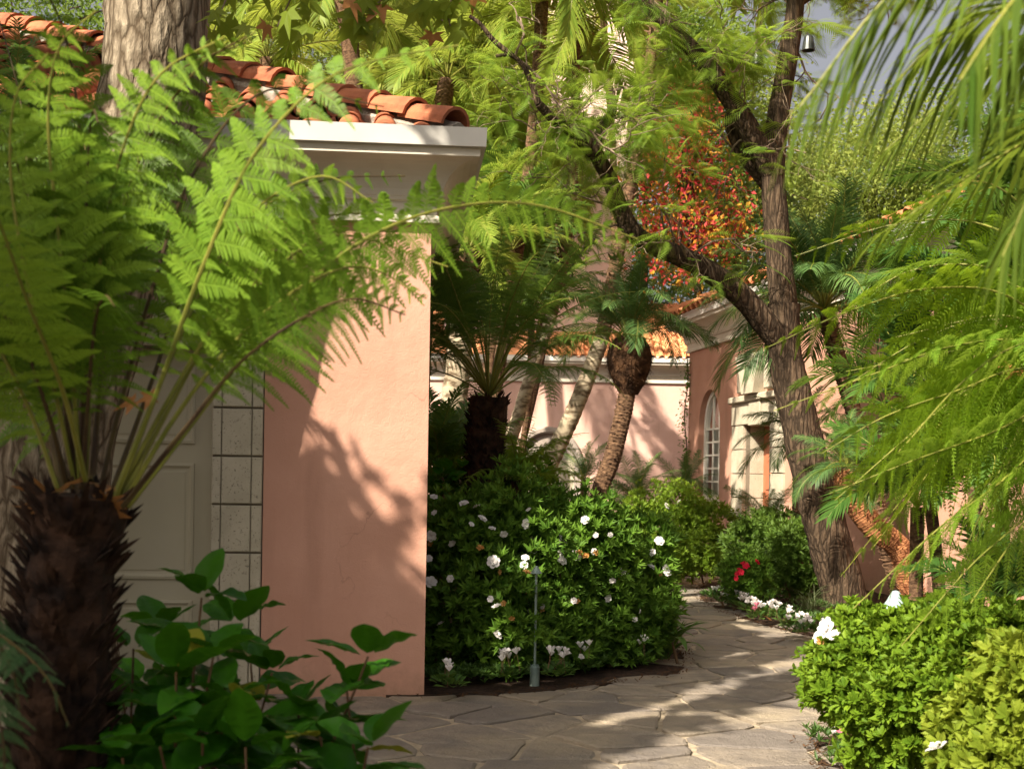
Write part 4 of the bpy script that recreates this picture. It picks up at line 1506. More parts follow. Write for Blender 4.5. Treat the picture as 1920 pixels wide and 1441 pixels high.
while len(ex_) < 9:                       # extra unseen leaf tufts, added to cast small dapples on the wall
    c = np.array([rng.uniform(-7, -2.5), rng.uniform(0, 6), rng.uniform(5.2, 6.6)])
    if EYE + 0.42 * max(c[1], 0) > c[2] - .3:
        continue
    tw_ = ((LBo[0] - c[0]) * LBn[0] + (LBo[1] - c[1]) * LBn[1]) / (SUN[0] * LBn[0] + SUN[1] * LBn[1])
    hw = c + SUN * tw_
    u_, v_ = PIX(hw)
    if 520 < u_ < 800 and 600 < v_ < 1040 and (v_ > 880 - (800 - u_) * 0.2 or rng.random() < 0.12):
        ex_.append(c)
ex_ = np.array(ex_)
nl = 18
cen = np.repeat(cl, nl, 0) + rng.normal(0, 0.085, (len(cl) * nl, 3))
cen = np.vstack([cen, np.repeat(ex_, 6, 0) + rng.normal(0, .12, (len(ex_) * 6, 3))])
g = Geo()
scatter(g, LOBT, cen - syc_base, rng.normal(0, 1, (len(cen), 3)) + np.array([0, 0, -0.2]), rng.normal(0, .5, (len(cen), 3)) + np.array([0, 0, 1.0]), 0.15 * rng.uniform(0.7, 1.3, len(cen)))
crown = g.obj('crown', M['syc'], syc)  # unseen crown, leaf clumps placed to shape the shade and sun patches
g = Geo()
top = pth[-1]
for k in range(40):
    tgt = cl[cl[:, 0] < -5.5][rng.integers((cl[:, 0] < -5.5).sum())] - syc_base
    md = (top + tgt) / 2 + np.array([0, 0, 0.5])
    if np.mean([shade_ok(q + syc_base) for q in spline([top + np.array([0, 0, -0.3]), md, tgt], 24)[5:]]) < 0.999:
        continue
    tube(g, spline([top + np.array([0, 0, -0.3]), md, tgt], 10), np.linspace(0.05, 0.012, 10), 6)
if g.n:
    g.obj('limbs', M['bark_big'], syc, smooth=True)
# a spray of lobed leaves hanging into the top of the view
for (u0, v0, u1, v1, n) in ((470, -60, 400, 60, 14), (560, -80, 520, 50, 14), (640, -70, 690, 50, 16), (760, -60, 830, 40, 12), (900, -60, 850, 70, 9), (800, -90, 690, 20, 10)):
    a, b = P(u0, v0, 6.2), P(u1, v1, 6.2)
    g = Geo()
    pp = spline([a, (a + b) / 2 + rng.normal(0, .04, 3), b], 12)
    tube(g, pp - syc_base, np.linspace(0.007, 0.003, 12), 5)
    tw = g.obj('twig', M['twig'], syc)
    for k in range(n):
        i = rng.uniform(1, 11)
        q = np.array([np.interp(i, np.arange(12), pp[:, c]) for c in range(3)]) + rng.normal(0, .05, 3)
        dv = np.array([rng.normal(0, .6), rng.normal(0, .5), -0.7])
        link('leaf', LOBD if rng.random() < 0.07 else LOB, tw, mat=Matrix.Translation(Vector(q - syc_base)) @ basis(dv, (0, -1, 0.3), rng.normal(0, .5)) @ Matrix.Scale(rng.uniform(.10, .17), 4))

# ------------------------------------------------------------------ near tree fern at left
FB = P(150, 930, 3.0)
fb0 = np.array([P(110, 1441, 3.0)[0], 3.0, 0.05])
fern = thing('tree_fern', fb0, 'big near tree fern with shaggy black trunk at lower left', 'tree fern')
def shaggy_trunk(root, p0, p1, r0, r1, n, ln, w, mat, extra=()):
    g = Geo()
    pp = spline([p0] + list(extra) + [p1], 24) - np.array(root.location)
    rr = np.linspace(r0, r1, 24)
    tube(g, pp, rr, 14, 0, 0.10)
    stub_cloud(g, pp, rr, n, ln, w, 1.15)
    g.obj('trunk', mat, root)
shaggy_trunk(fern, fb0, FB, 0.098, 0.105, 1100, 0.075, 0.020, M['fern_trunk'], [P(120, 1200, 3.0)])
FMATS = [M['fern_bright'], M['rachis']]
FMATD = [M['fern_shaded'], M['rachis_dark']]
fr = [ # control pixels with depth, half width of the blade, stalk share, shaded leaf copy and dark stalk?
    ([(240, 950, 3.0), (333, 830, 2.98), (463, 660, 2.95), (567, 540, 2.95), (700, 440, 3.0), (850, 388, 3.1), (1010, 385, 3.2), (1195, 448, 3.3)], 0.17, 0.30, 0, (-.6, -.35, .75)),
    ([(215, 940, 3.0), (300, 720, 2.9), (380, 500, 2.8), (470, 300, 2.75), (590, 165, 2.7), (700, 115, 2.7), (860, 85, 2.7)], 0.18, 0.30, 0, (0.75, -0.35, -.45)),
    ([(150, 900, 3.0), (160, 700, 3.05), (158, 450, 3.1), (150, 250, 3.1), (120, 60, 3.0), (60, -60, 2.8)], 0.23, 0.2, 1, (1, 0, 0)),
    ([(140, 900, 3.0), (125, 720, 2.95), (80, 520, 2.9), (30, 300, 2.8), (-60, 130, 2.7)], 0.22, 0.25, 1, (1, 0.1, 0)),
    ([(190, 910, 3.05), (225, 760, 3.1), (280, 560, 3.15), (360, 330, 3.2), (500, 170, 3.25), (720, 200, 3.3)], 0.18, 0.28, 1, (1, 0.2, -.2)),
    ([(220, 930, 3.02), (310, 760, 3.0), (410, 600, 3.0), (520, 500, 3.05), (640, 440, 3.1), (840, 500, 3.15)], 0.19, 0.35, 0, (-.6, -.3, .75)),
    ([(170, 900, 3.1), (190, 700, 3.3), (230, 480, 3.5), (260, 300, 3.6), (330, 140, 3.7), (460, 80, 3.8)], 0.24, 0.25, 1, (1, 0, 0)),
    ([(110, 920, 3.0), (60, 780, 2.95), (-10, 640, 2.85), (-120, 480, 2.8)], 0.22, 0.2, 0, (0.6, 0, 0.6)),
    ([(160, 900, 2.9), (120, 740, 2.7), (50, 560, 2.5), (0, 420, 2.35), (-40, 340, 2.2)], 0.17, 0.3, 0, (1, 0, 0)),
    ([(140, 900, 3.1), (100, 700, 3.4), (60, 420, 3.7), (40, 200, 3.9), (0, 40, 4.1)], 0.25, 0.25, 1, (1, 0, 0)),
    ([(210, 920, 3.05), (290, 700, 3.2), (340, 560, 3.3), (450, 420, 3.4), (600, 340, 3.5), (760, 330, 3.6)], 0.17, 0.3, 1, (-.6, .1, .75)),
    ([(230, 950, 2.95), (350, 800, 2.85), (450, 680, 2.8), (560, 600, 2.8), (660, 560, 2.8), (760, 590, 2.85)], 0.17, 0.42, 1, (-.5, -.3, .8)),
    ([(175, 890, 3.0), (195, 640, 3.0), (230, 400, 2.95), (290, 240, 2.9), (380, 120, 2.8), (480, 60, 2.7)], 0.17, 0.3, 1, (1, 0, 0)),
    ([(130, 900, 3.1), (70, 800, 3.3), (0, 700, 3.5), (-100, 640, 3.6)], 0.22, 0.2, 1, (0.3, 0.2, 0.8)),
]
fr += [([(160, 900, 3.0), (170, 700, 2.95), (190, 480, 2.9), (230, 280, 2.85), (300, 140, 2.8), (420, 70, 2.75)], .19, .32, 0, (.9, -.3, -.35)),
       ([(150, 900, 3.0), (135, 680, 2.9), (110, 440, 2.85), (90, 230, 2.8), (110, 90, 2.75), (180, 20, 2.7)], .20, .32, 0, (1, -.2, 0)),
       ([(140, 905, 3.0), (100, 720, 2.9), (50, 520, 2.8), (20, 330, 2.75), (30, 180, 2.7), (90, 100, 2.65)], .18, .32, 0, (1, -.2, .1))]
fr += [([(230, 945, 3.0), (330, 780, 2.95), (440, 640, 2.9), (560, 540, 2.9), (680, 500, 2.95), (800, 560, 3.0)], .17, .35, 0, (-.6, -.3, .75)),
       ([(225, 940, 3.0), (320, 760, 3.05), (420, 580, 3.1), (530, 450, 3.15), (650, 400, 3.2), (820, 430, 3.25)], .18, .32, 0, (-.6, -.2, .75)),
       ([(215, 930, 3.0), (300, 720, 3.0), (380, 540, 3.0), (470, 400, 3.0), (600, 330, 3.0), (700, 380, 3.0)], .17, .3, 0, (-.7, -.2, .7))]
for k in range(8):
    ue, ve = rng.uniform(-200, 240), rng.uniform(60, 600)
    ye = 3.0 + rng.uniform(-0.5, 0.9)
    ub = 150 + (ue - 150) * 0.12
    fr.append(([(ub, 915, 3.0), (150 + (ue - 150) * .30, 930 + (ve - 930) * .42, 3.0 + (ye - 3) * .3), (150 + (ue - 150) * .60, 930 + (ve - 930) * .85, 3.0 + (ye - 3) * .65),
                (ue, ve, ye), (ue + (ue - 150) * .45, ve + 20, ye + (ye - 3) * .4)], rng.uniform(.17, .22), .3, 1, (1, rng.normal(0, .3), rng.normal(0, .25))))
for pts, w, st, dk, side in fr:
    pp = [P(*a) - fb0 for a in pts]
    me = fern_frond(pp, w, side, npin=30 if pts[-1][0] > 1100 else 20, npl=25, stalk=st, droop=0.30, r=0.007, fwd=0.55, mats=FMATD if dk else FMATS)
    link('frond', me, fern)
for k in range(14):                                             # brown old bases and curled dead leaf scraps at the crown
    a = rng.uniform(0, 6.28)
    q = FB - fb0 + np.array([math.cos(a) * 0.07, math.sin(a) * 0.07 - .02, rng.uniform(-0.05, 0.04)])
    dv = np.array([math.cos(a), math.sin(a) - .2, rng.uniform(0.1, 1.0)])
    link('dead_leaf', LOBD, fern, mat=Matrix.Translation(Vector(q)) @ basis(dv, roll=rng.uniform(-1, 1)) @ Matrix.Scale(rng.uniform(.05, .09), 4))
for u, v in ((250, 752), (285, 742)):
    link('dead_leaf', LOBD, fern, mat=Matrix.Translation(Vector(P(u, v, 2.93) - fb0)) @ basis((-0.8, -.1, -.3), (0, -1, .2), 0.4) @ Matrix.Scale(.055, 4))

lf0 = np.array([-1.25, 2.35, 0.05])
lfern = thing('low_fern', lf0, 'cool green low fern fronds drooping at the bottom left corner', 'fern')
for pts, w in (([(-260, 1230, 2.5), (-150, 1150, 2.5), (-20, 1180, 2.45), (80, 1260, 2.4), (130, 1360, 2.4)], 0.13), ([(-260, 1200, 2.6), (-160, 1130, 2.6), (-60, 1130, 2.55), (20, 1250, 2.5), (40, 1370, 2.5)], 0.13),
               ([(-260, 1260, 2.4), (-160, 1200, 2.4), (-60, 1260, 2.35), (0, 1360, 2.3), (10, 1500, 2.3)], 0.13)):
    pp = [lf0 * 0] + [P(*a) - lf0 for a in pts]
    pp = [P(*a) - lf0 for a in pts]
    link('frond', fern_frond(pp, w, None, 17, 22, 0.12, 0.4, 0.006, mats=[M['fern_cool'], M['rachis_dark']]), lfern)
g = Geo()
lp = np.array([P(-260, 1230, 2.5) - lf0])
tube(g, spline([np.zeros(3), lp[0] * 0.5 + [0, 0, 0.02], lp[0]], 10), 0.05, 8, 0, 0.1)
g.obj('trunk', M['fern_trunk'], lfern)

# ------------------------------------------------------------------ near tree fern reaching in from the right
RFB = P(2060, 700, 5.0)
rf0 = np.array([RFB[0] + 0.05, 5.0, 0.05])
rfern = thing('tree_fern', rf0, 'sunlit tree fern reaching in from the right edge over the bushes', 'tree fern')
shaggy_trunk(rfern, rf0, RFB, 0.12, 0.12, 500, 0.05, 0.02, M['fern_trunk'])
RF = [
    ([(2060, 700, 5.0), (1900, 560, 4.9), (1750, 540, 4.8), (1600, 580, 4.75), (1430, 655, 4.7)], 0.24, (-.3, -.85, .9)),
    ([(2060, 700, 5.0), (1920, 640, 4.8), (1780, 650, 4.7), (1640, 700, 4.6), (1450, 770, 4.6)], 0.24, (-.3, -.85, .9)),
    ([(2060, 720, 5.0), (1920, 690, 4.7), (1800, 730, 4.55), (1660, 780, 4.5), (1540, 850, 4.5)], 0.24, (-.3, -.85, .9)),
    ([(2060, 720, 5.0), (1960, 760, 4.7), (1860, 810, 4.6), (1720, 860, 4.5), (1555, 925, 4.5)], 0.23, (-.3, -.85, .9)),
    ([(2060, 720, 5.0), (1980, 800, 4.7), (1880, 900, 4.6), (1760, 990, 4.5), (1600, 1140, 4.5)], 0.24, (-.3, -.85, .9)),
    ([(2060, 740, 5.0), (1990, 860, 4.6), (1930, 960, 4.5), (1820, 1060, 4.4), (1690, 1210, 4.4)], 0.24, (-.3, -.85, .9)),
    ([(2060, 690, 5.0), (1960, 500, 5.1), (1840, 420, 5.2), (1680, 420, 5.3), (1490, 480, 5.4)], 0.24, (-.3, -.85, .9)),
    ([(2060, 690, 5.0), (1950, 560, 5.2), (1850, 500, 5.3), (1700, 510, 5.4), (1560, 600, 5.5)], 0.25, (-.3, -.85, .9)),
    ([(2060, 690, 5.1), (1960, 620, 5.4), (1840, 600, 5.6), (1720, 640, 5.7), (1590, 720, 5.8)], 0.26, (-.3, -.85, .9)),
    ([(2060, 700, 5.1), (1950, 700, 5.4), (1820, 740, 5.6), (1700, 830, 5.7), (1600, 960, 5.8)], 0.26, (-.3, -.85, .9)),
    ([(2060, 720, 5.0), (1990, 780, 5.2), (1900, 860, 5.3), (1800, 960, 5.4), (1700, 1080, 5.4)], 0.26, (-.3, -.85, .9)),
    ([(2060, 690, 4.9), (2000, 520, 4.6), (1930, 400, 4.4), (1830, 340, 4.2), (1700, 400, 4.1)], 0.22, (-.3, -.85, .9)),
    ([(2060, 720, 4.9), (2010, 800, 4.5), (1970, 900, 4.2), (1900, 1010, 4.0), (1820, 1130, 3.9)], 0.22, (-.3, -.85, .9)),
    ([(2060, 700, 5.0), (1990, 640, 4.5), (1900, 650, 4.2), (1800, 720, 4.0), (1700, 830, 3.9)], 0.21, (-.3, -.85, .9)),
]
for k in range(16):
    ue, ve = rng.uniform(1560, 1900), rng.uniform(430, 1120)
    ye = rng.uniform(4.6, 6.2)
    um, vm = (ue + 2060) / 2, (ve + 690) / 2 - rng.uniform(40, 120)
    RF.append(([(2060, 700, 5.0), ((um + 2060) / 2, (vm + 690) / 2 - 15, 5 + (ye - 5) * .3), (um, vm, 5 + (ye - 5) * .6), (ue, ve, ye)], rng.uniform(.2, .27), (-.3, rng.uniform(-.9, .1), 1)))
for i, (pts, w, side) in enumerate(RF):
    pp = [P(*a) - rf0 for a in pts]
    w *= 1.25
    side = [(-.3, -.85, .9), (-.2, -1, .45), (-.4, -.4, 1)][i % 3]
    mt = [M['fern_bright'] if i in (3, 4, 5, 1, 12) or i % 2 == 1 else M['fern'], M['rachis']]
    link('frond', fern_frond(pp, w, side, npin=19, npl=24, stalk=0.14, droop=0.42, r=0.0065, fwd=0.8, mats=mt), rfern)
q = P(1905, 690, 4.9) - rf0
link('dead_leaf', LOBD, rfern, mat=Matrix.Translation(Vector(q)) @ basis((-0.5, -.6, -.3), (0, -1, .2), 0.4) @ Matrix.Scale(.12, 4))

# ------------------------------------------------------------------ very near palm fronds at top right
np0 = np.array([1.75, 2.3, 0.05])
npalm = thing('near_palm', np0, 'blurred near palm with hanging leaflets at the top right corner', 'palm')
g = Geo()
hd = np.array([1.60, 2.35, 3.0])
tube(g, spline([np0 * 0, (hd - np0) * 0.5 + [0.03, 0, 0], hd - np0], 24), np.linspace(0.09, 0.075, 24), 12, 0, 0.05)
stub_cloud(g, spline([np0 * 0, hd - np0], 12), 0.08, 300, 0.05, 0.03, 0.8)
g.obj('trunk', M['bark_palm'], npalm)
NPF = [
    ([hd, P(2150, -260, 2.4), P(1900, -140, 2.3), P(1680, -20, 2.3), P(1500, 200, 2.3)], 0.30, 0.9, 0.0),
    ([hd, P(2160, -60, 2.5), P(1980, -20, 2.6), P(1780, 60, 2.7), P(1640, 200, 2.8)], 0.30, 0.8, 0.1),
    ([hd, P(2150, -200, 2.2), P(2020, -120, 2.0), P(1900, 0, 1.9), P(1800, 150, 1.85)], 0.26, 1.1, 0.0),
    ([hd, P(2200, 80, 2.8), P(2050, 200, 3.0), P(1880, 290, 3.2), P(1650, 440, 3.3)], 0.30, 0.5, 0.2),
    ([hd, P(2200, 0, 3.0), P(2050, 60, 3.3), P(1850, 130, 3.5), P(1650, 290, 3.6)], 0.32, 0.7, 0.1),
    ([hd, P(2250, 150, 2.5), P(2100, 220, 2.4), P(1960, 320, 2.3), P(1880, 480, 2.3)], 0.26, 0.6, 0.1),
]
for pts, w, dr, vee in NPF:
    link('frond', palm_frond([p - np0 for p in pts], w, (0.2, -1, 0.3), 46, 0.30, dr, 0.010, 0.017, vee, 0.9, [M['palm_fore'], M['rachis']]), npalm)

# ------------------------------------------------------------------ palms and ferns of the middle distance
def frond_set(kind, L, w, mats, n=5, a0=(1.35, 0.1), bend=(0.9, 1.5), **kw):
    out = []
    for i in range(n):
        t = i / max(1, n - 1)
        pth = arch(L * rng.uniform(.9, 1.1), a0[0] + (a0[1] - a0[0]) * t, bend[0] + (bend[1] - bend[0]) * t)
        f = fern_frond if kind == 'fern' else palm_frond
        out.append(f(pth, w, (0, 1, 0), mats=mats, **kw))
    return out

def crown_of(root, c, sets, n, scale=1.0, twist=0.25, seed=0, skip=None):
    """n fronds spiralling out of the crown point c, upright ones first"""
    for k in range(n):
        t = k / n
        i = min(len(sets) - 1, int(t * len(sets)))
        a = k * 2.39996 + seed
        if skip and skip(a):
            continue
        m = Matrix.Translation(Vector(c)) @ Matrix.Rotation(a, 4, 'Z') @ Matrix.Rotation(rng.normal(0, 0.09), 4, 'Y') @ Matrix.Rotation(rng.normal(0, twist), 4, 'X') @ Matrix.Scale(scale * rng.uniform(.85, 1.1), 4)
        link('frond', sets[i], root, mat=m)

def ringed(g, path, r0, r1, sp=0.06, depth=0.07, n=14, mat=0):
    L = np.linalg.norm(np.diff(path, axis=0), axis=1).sum()
    m = int(L / sp) * 3 + 4
    pp = spline(path, m)
    i = np.arange(m)
    rr = np.linspace(r0, r1, m) * (1 + depth * ((i % 3) / 2 - 0.5) + rng.normal(0, depth * .3, m))
    tube(g, pp, rr, n, mat, 0.03)
    return pp, rr

# dark tree fern in the left bed
c = P(917, 745, 11.6)
b = np.array([P(905, 900, 11.6)[0], 11.6, 0.06])
tf = thing('tree_fern', b, 'dark tree fern with thick black trunk in the left bed', 'tree fern')
shaggy_trunk(tf, b, c, 0.155, 0.17, 1100, 0.085, 0.03, M['fern_trunk'], [P(910, 850, 11.6)])
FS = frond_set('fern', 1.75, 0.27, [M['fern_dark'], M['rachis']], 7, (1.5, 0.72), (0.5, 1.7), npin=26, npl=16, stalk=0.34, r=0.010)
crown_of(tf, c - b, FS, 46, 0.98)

# low fern in front of the niche, sunlight put into the bright leaf colour
c = P(968, 900, 11.75)
b = np.array([c[0], c[1], 0.06])
lf = thing('low_fern', b, 'bright green fern glowing right of the dark tree fern trunk', 'fern')
g = Geo()
tube(g, np.array([[0, 0, 0], [0, 0, c[2] / 2], [0, 0, c[2] - .06]]), 0.06, 8, 0, .1)
g.obj('trunk', M['fern_trunk'], lf)
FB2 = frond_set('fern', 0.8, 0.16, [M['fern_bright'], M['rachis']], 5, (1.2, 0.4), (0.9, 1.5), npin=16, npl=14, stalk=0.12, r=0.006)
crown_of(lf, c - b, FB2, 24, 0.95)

PYG = frond_set('palm', 1.25, 0.27, [M['palm'], M['rachis']], 7, (1.52, 0.62), (0.9, 2.0), nl=66, droop=0.45, width=0.0085, r=0.008, stalk=0.24)
PYG2 = frond_set('palm', 1.0, 0.26, [M['palm'], M['rachis']], 6, (1.45, 0.1), (0.8, 1.6), nl=62, droop=0.5, width=0.0095, r=0.009)
ARE = frond_set('palm', 0.95, 0.30, [M['strap'], M['rachis']], 5, (1.4, 0.6), (0.8, 1.6), nl=34, droop=0.35, width=0.022, r=0.008)

# pygmy date palm with a shaggy brown bulb, centre
c = P(1180, 650, 15.0)
b = np.array([P(1105, 985, 15.0)[0], 15.0, 0.06])
pp0 = thing('date_palm', b, 'small palm with swollen shaggy brown head on a leaning ringed trunk', 'palm')
g = Geo()
tp = [b, P(1120, 945, 15), P(1150, 850, 15), P(1175, 740, 15), P(1180, 640, 15)]
path_, rr = ringed(g, [p - b for p in tp], 0.108, 0.098, 0.045, 0.06)
stub_cloud(g, path_, rr, 700, 0.028, 0.03, 0.6)
g.obj('trunk', M['bark_palm'], pp0)
g = Geo()
cc = P(1180, 682, 15.0) - b
prof = [(0.11, -0.36), (0.17, -0.25), (0.235, -0.10), (0.265, 0.02), (0.26, 0.12), (0.23, 0.22), (0.17, 0.30), (0.09, 0.34)]
lathe(g, prof, 18, cc)
n = 2600
zz = rng.uniform(-0.28, 0.34, n)
rad = np.interp(zz, [p[1] for p in prof], [p[0] for p in prof])
a = rng.uniform(0, 6.283, n)
O = cc + np.stack([rad * np.cos(a), rad * np.sin(a), zz], 1)
ex = np.stack([np.cos(a) * .5 - np.sin(a) * rng.normal(0, 1, n), np.sin(a) * .5 + np.cos(a) * rng.normal(0, 1, n), rng.normal(-0.1, .35, n)], 1)
scatter(g, (np.array([(0, -.04, 0), (0, .04, 0), (1, 0, 0.05)]), [(0, 1, 2)]), O, ex, None, rng.uniform(.04, .11, n))
M['fibre'] = plain('dark palm fibre', (0.025, 0.012, 0.006), (0.11, 0.055, 0.025), 9, 0.95, 30, 0.9, 0.02)
g.obj('fibre_head', M['fibre'], pp0)
crown_of(pp0, P(1180, 640, 15.0) - b, PYG, 40, 1.0)

# pale leaning palm trunks
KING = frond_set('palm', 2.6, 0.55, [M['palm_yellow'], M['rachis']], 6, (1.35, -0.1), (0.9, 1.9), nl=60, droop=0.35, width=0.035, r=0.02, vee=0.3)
def tall_palm(pix, Y, r0, r1, label, crown=None, n=16, scale=1.0, mat='bark_pale', group='tall palms of the middle garden', fr=None, base_v=None):
    pts = [P(u, v, Y) for u, v in pix]
    b = np.array([pts[0][0] - (pts[1][0] - pts[0][0]) * 0.3, Y, 0.06])
    root = thing('tall_palm', b, label, 'palm', group)
    g = Geo()
    j = next((i for i, q in enumerate(pix) if q[1] < 540), len(pix))
    if mat == 'bark_pale' and 1 < j < len(pix):
        rm = r0 + (r1 - r0) * 0.45
        ringed(g, [b - b] + [p - b for p in pts[:j]], r0, rm, 0.11, 0.05)
        g.obj('trunk', M[mat], root, smooth=True)
        g = Geo()
        pp, rr = ringed(g, [p - b for p in pts[j - 1:]], rm * 0.98, r1, 0.09, 0.08)
        stub_cloud(g, pp, rr, 260, 0.10, 0.05, 0.8)
        g.obj('upper_trunk', M['bark_palm'], root)
    else:
        ringed(g, [b - b] + [p - b for p in pts], r0, r1, 0.11, 0.05)
        g.obj('trunk', M[mat], root, smooth=True)
    if n:
        crown_of(root, pts[-1] - b, fr or KING, n, scale, seed=rng.uniform(0, 6))
    return root
tall_palm([(1010, 930), (1035, 860), (1085, 750), (1130, 630), (1150, 520), (1172, 400), (1190, 300), (1212, 170), (1235, -10), (1262, -200)], 18.0, 0.145, 0.06, 'pale leaning palm trunk crossing in front of the arched niche', n=16)
tall_palm([(950, 870), (975, 770), (1000, 690), (1035, 590), (1060, 470), (1075, 330), (1080, 180), (1078, 40)], 20.0, 0.118, 0.06, 'slim ringed palm trunk just right of the dark tree fern', n=18, scale=0.95)
tall_palm([(835, 880), (848, 780), (862, 660), (872, 560), (878, 470)], 17.0, 0.18, 0.14, 'thick pale palm trunk between the near wall and the dark tree fern', n=24, scale=0.62)
tall_palm([(700, 900), (690, 500), (660, 120), (640, -20)], 25.0, 0.2, 0.17, 'palm with yellow green fronds rising behind the near roof', n=22, scale=1.15, mat='bark_palm')
tall_palm([(780, 900), (800, 500), (830, 200), (840, 150)], 22.0, 0.18, 0.15, 'lower palm whose fronds spread beside the gutter corner', n=22, scale=0.85, mat='bark_palm')
tall_palm([(520, 900), (510, 400), (500, 110)], 27.0, 0.18, 0.15, 'palm half hidden behind the ridge of the near roof', n=20, scale=1.1, mat='bark_palm')
tall_palm([(960, 830), (995, 690), (985, 330)], 23.0, 0.07, 0.06, 'short yellowish palm in front of the tall pale house', n=26, scale=0.75, mat='bark_palm')
tall_palm([(1035, 860), (1085, 750), (1130, 630), (1150, 520), (1150, 300), (1130, 20)], 27.0, 0.08, 0.07, 'tall palm against the top of the tall pale house', n=20, scale=1.0, mat='bark_palm')

tall_palm([(905, 880), (915, 700), (955, 430)], 21.0, 0.10, 0.08, 'bushy palm whose fronds screen the foot of the tall pale house', n=34, scale=0.55, mat='bark_palm')
tall_palm([(975, 860), (1020, 640), (1040, 350)], 24.5, 0.07, 0.06, 'yellow green palm in the middle of the tall pale house wall', n=32, scale=0.7, mat='bark_palm')
tall_palm([(850, 880), (865, 640), (895, 290)], 24.0, 0.10, 0.08, 'dense palm right of the gutter corner', n=34, scale=0.75, mat='bark_palm')
tall_palm([(905, 880), (950, 600), (1000, 250), (1020, -60)], 19.5, 0.10, 0.10, 'high palm arching long bright fronds into the top of the view', n=26, scale=1.0, mat='bark_palm')
# small palms standing in the right bed
c = P(1545, 580, 15.6)
b = np.array([P(1690, 1000, 15.6)[0], c[1], 0.06])
rp = thing('date_palm', b, 'palm with a wide dark crown in front of the right house cornice', 'palm')
g = Geo()
path_, rr = ringed(g, [b - b, (c - b) * 0.5 + [0.04, 0, 0], c - b], 0.10, 0.10, 0.045, 0.1)
stub_cloud(g, path_, rr, 300, 0.06, 0.03, 0.6)
g.obj('trunk', M['bark_palm'], rp)
crown_of(rp, c - b, PYG2, 46, 1.72)
c = P(1500, 822, 16.2)
b = np.array([c[0], c[1], 0.06])
rp2 = thing('date_palm', b, 'small palm arching its fronds across the stone doorway', 'palm')
g = Geo()
ringed(g, [b - b, c - b], 0.08, 0.09, 0.045, 0.1)
g.obj('trunk', M['bark_palm'], rp2)
crown_of(rp2, c - b, PYG2, 24, 0.85)
c = P(1588, 875, 13.8)
b = np.array([P(1720, 1075, 13.8)[0], 13.8, 0.06])
rp3 = thing('date_palm', b, 'palm with leaning rusty orange fibrous trunk right of the dark tree', 'palm')
g = Geo()
tp = [b, P(1690, 1035, 13.8), P(1640, 990, 13.8), P(1600, 935, 13.8), P(1585, 880, 13.8)]
path_, rr = ringed(g, [p - b for p in tp], 0.12, 0.14, 0.03, 0.03)
stub_cloud(g, path_, rr, 2200, 0.06, 0.012, 0.9)
g.obj('trunk', M['bark_rust'], rp3)
crown_of(rp3, c - b, [*PYG2], 26, 0.72)
c = P(25, 300, 9.0) * 0 + P(30, 290, 7.6)
b = np.array([c[0], c[1], 0.06])
lp = thing('date_palm', b, 'small palm at the left edge behind the near fern fronds', 'palm')
g = Geo()
path_, rr = ringed(g, [b - b, c - b], 0.09, 0.10, 0.045, 0.1)
stub_cloud(g, path_, rr, 300, 0.05, 0.03, 0.6)
g.obj('trunk', M['bark_palm'], lp)
crown_of(lp, c - b, PYG2, 22, 0.8)

def low_palm(u, v, Y, n, sc, label, sets, name='low_palm', bu=None):
    c = P(u, v, Y)
    b = np.array([P(bu or u, 880, Y)[0], c[1], 0.05])
    r = thing(name, b, label, 'palm')
    g = Geo()
    tube(g, np.array([[0, 0, 0], [(c[0] - b[0]) * .4, 0, max(.05, c[2] - b[2]) / 2], [c[0] - b[0], 0, max(.1, c[2] - b[2])]]), 0.05, 8, 0, .1)
    g.obj('trunk', M['bark_palm'], r)
    crown_of(r, c - b, sets, n, sc, seed=rng.uniform(0, 6))
    return r
low_palm(820, 900, 13.5, 24, 1.15, 'low feathery palm beside the near wall behind the azaleas', ARE)
low_palm(875, 880, 14.2, 18, 0.95, 'low palm behind the dark tree fern trunk', ARE)
low_palm(960, 470, 19.0, 26, 1.5, 'feathery dark palm crown above the dark tree fern', ARE, 'crown_palm', 905)
low_palm(1020, 560, 21.0, 22, 1.3, 'green palm between the two pale leaning trunks', ARE, 'crown_palm', 960)
low_palm(860, 400, 21.0, 26, 1.6, 'leafy palm just right of the gutter corner', ARE, 'crown_palm', 850)
low_palm(1195, 935, 20.5, 18, 0.85, 'low arching palm right of the leaning ringed palm', PYG2)
low_palm(1282, 930, 24.3, 22, 0.8, 'dark low palm against the corner of the side house', PYG)
low_palm(1095, 905, 19.5, 16, 0.9, 'low drooping palm in front of the stone niche', PYG2)
low_palm(1445, 1000, 16.6, 24, 0.62, 'dark low palm at the foot of the stone doorway', PYG)
low_palm(1880, 1150, 6.4, 22, 0.62, 'small sunlit palm behind the right front bush', ARE)
low_palm(1850, 600, 8.6, 30, 1.05, 'large leafy palm filling the right side under the roof eave', ARE, 'crown_palm', 1900)
low_palm(1720, 760, 9.6, 26, 0.95, 'leafy palm behind the right tree fern tips', ARE, 'crown_palm', 1780)
low_palm(1960, 430, 8.2, 26, 1.1, 'tall leafy palm at the upper right edge', ARE, 'crown_palm', 2000)
low_palm(1720, 950, 9.0, 22, 0.9, 'leafy low palm in the shade behind the right tree fern', ARE)
low_palm(1830, 900, 8.0, 22, 1.0, 'leafy palm filling the shade at the right edge', ARE)

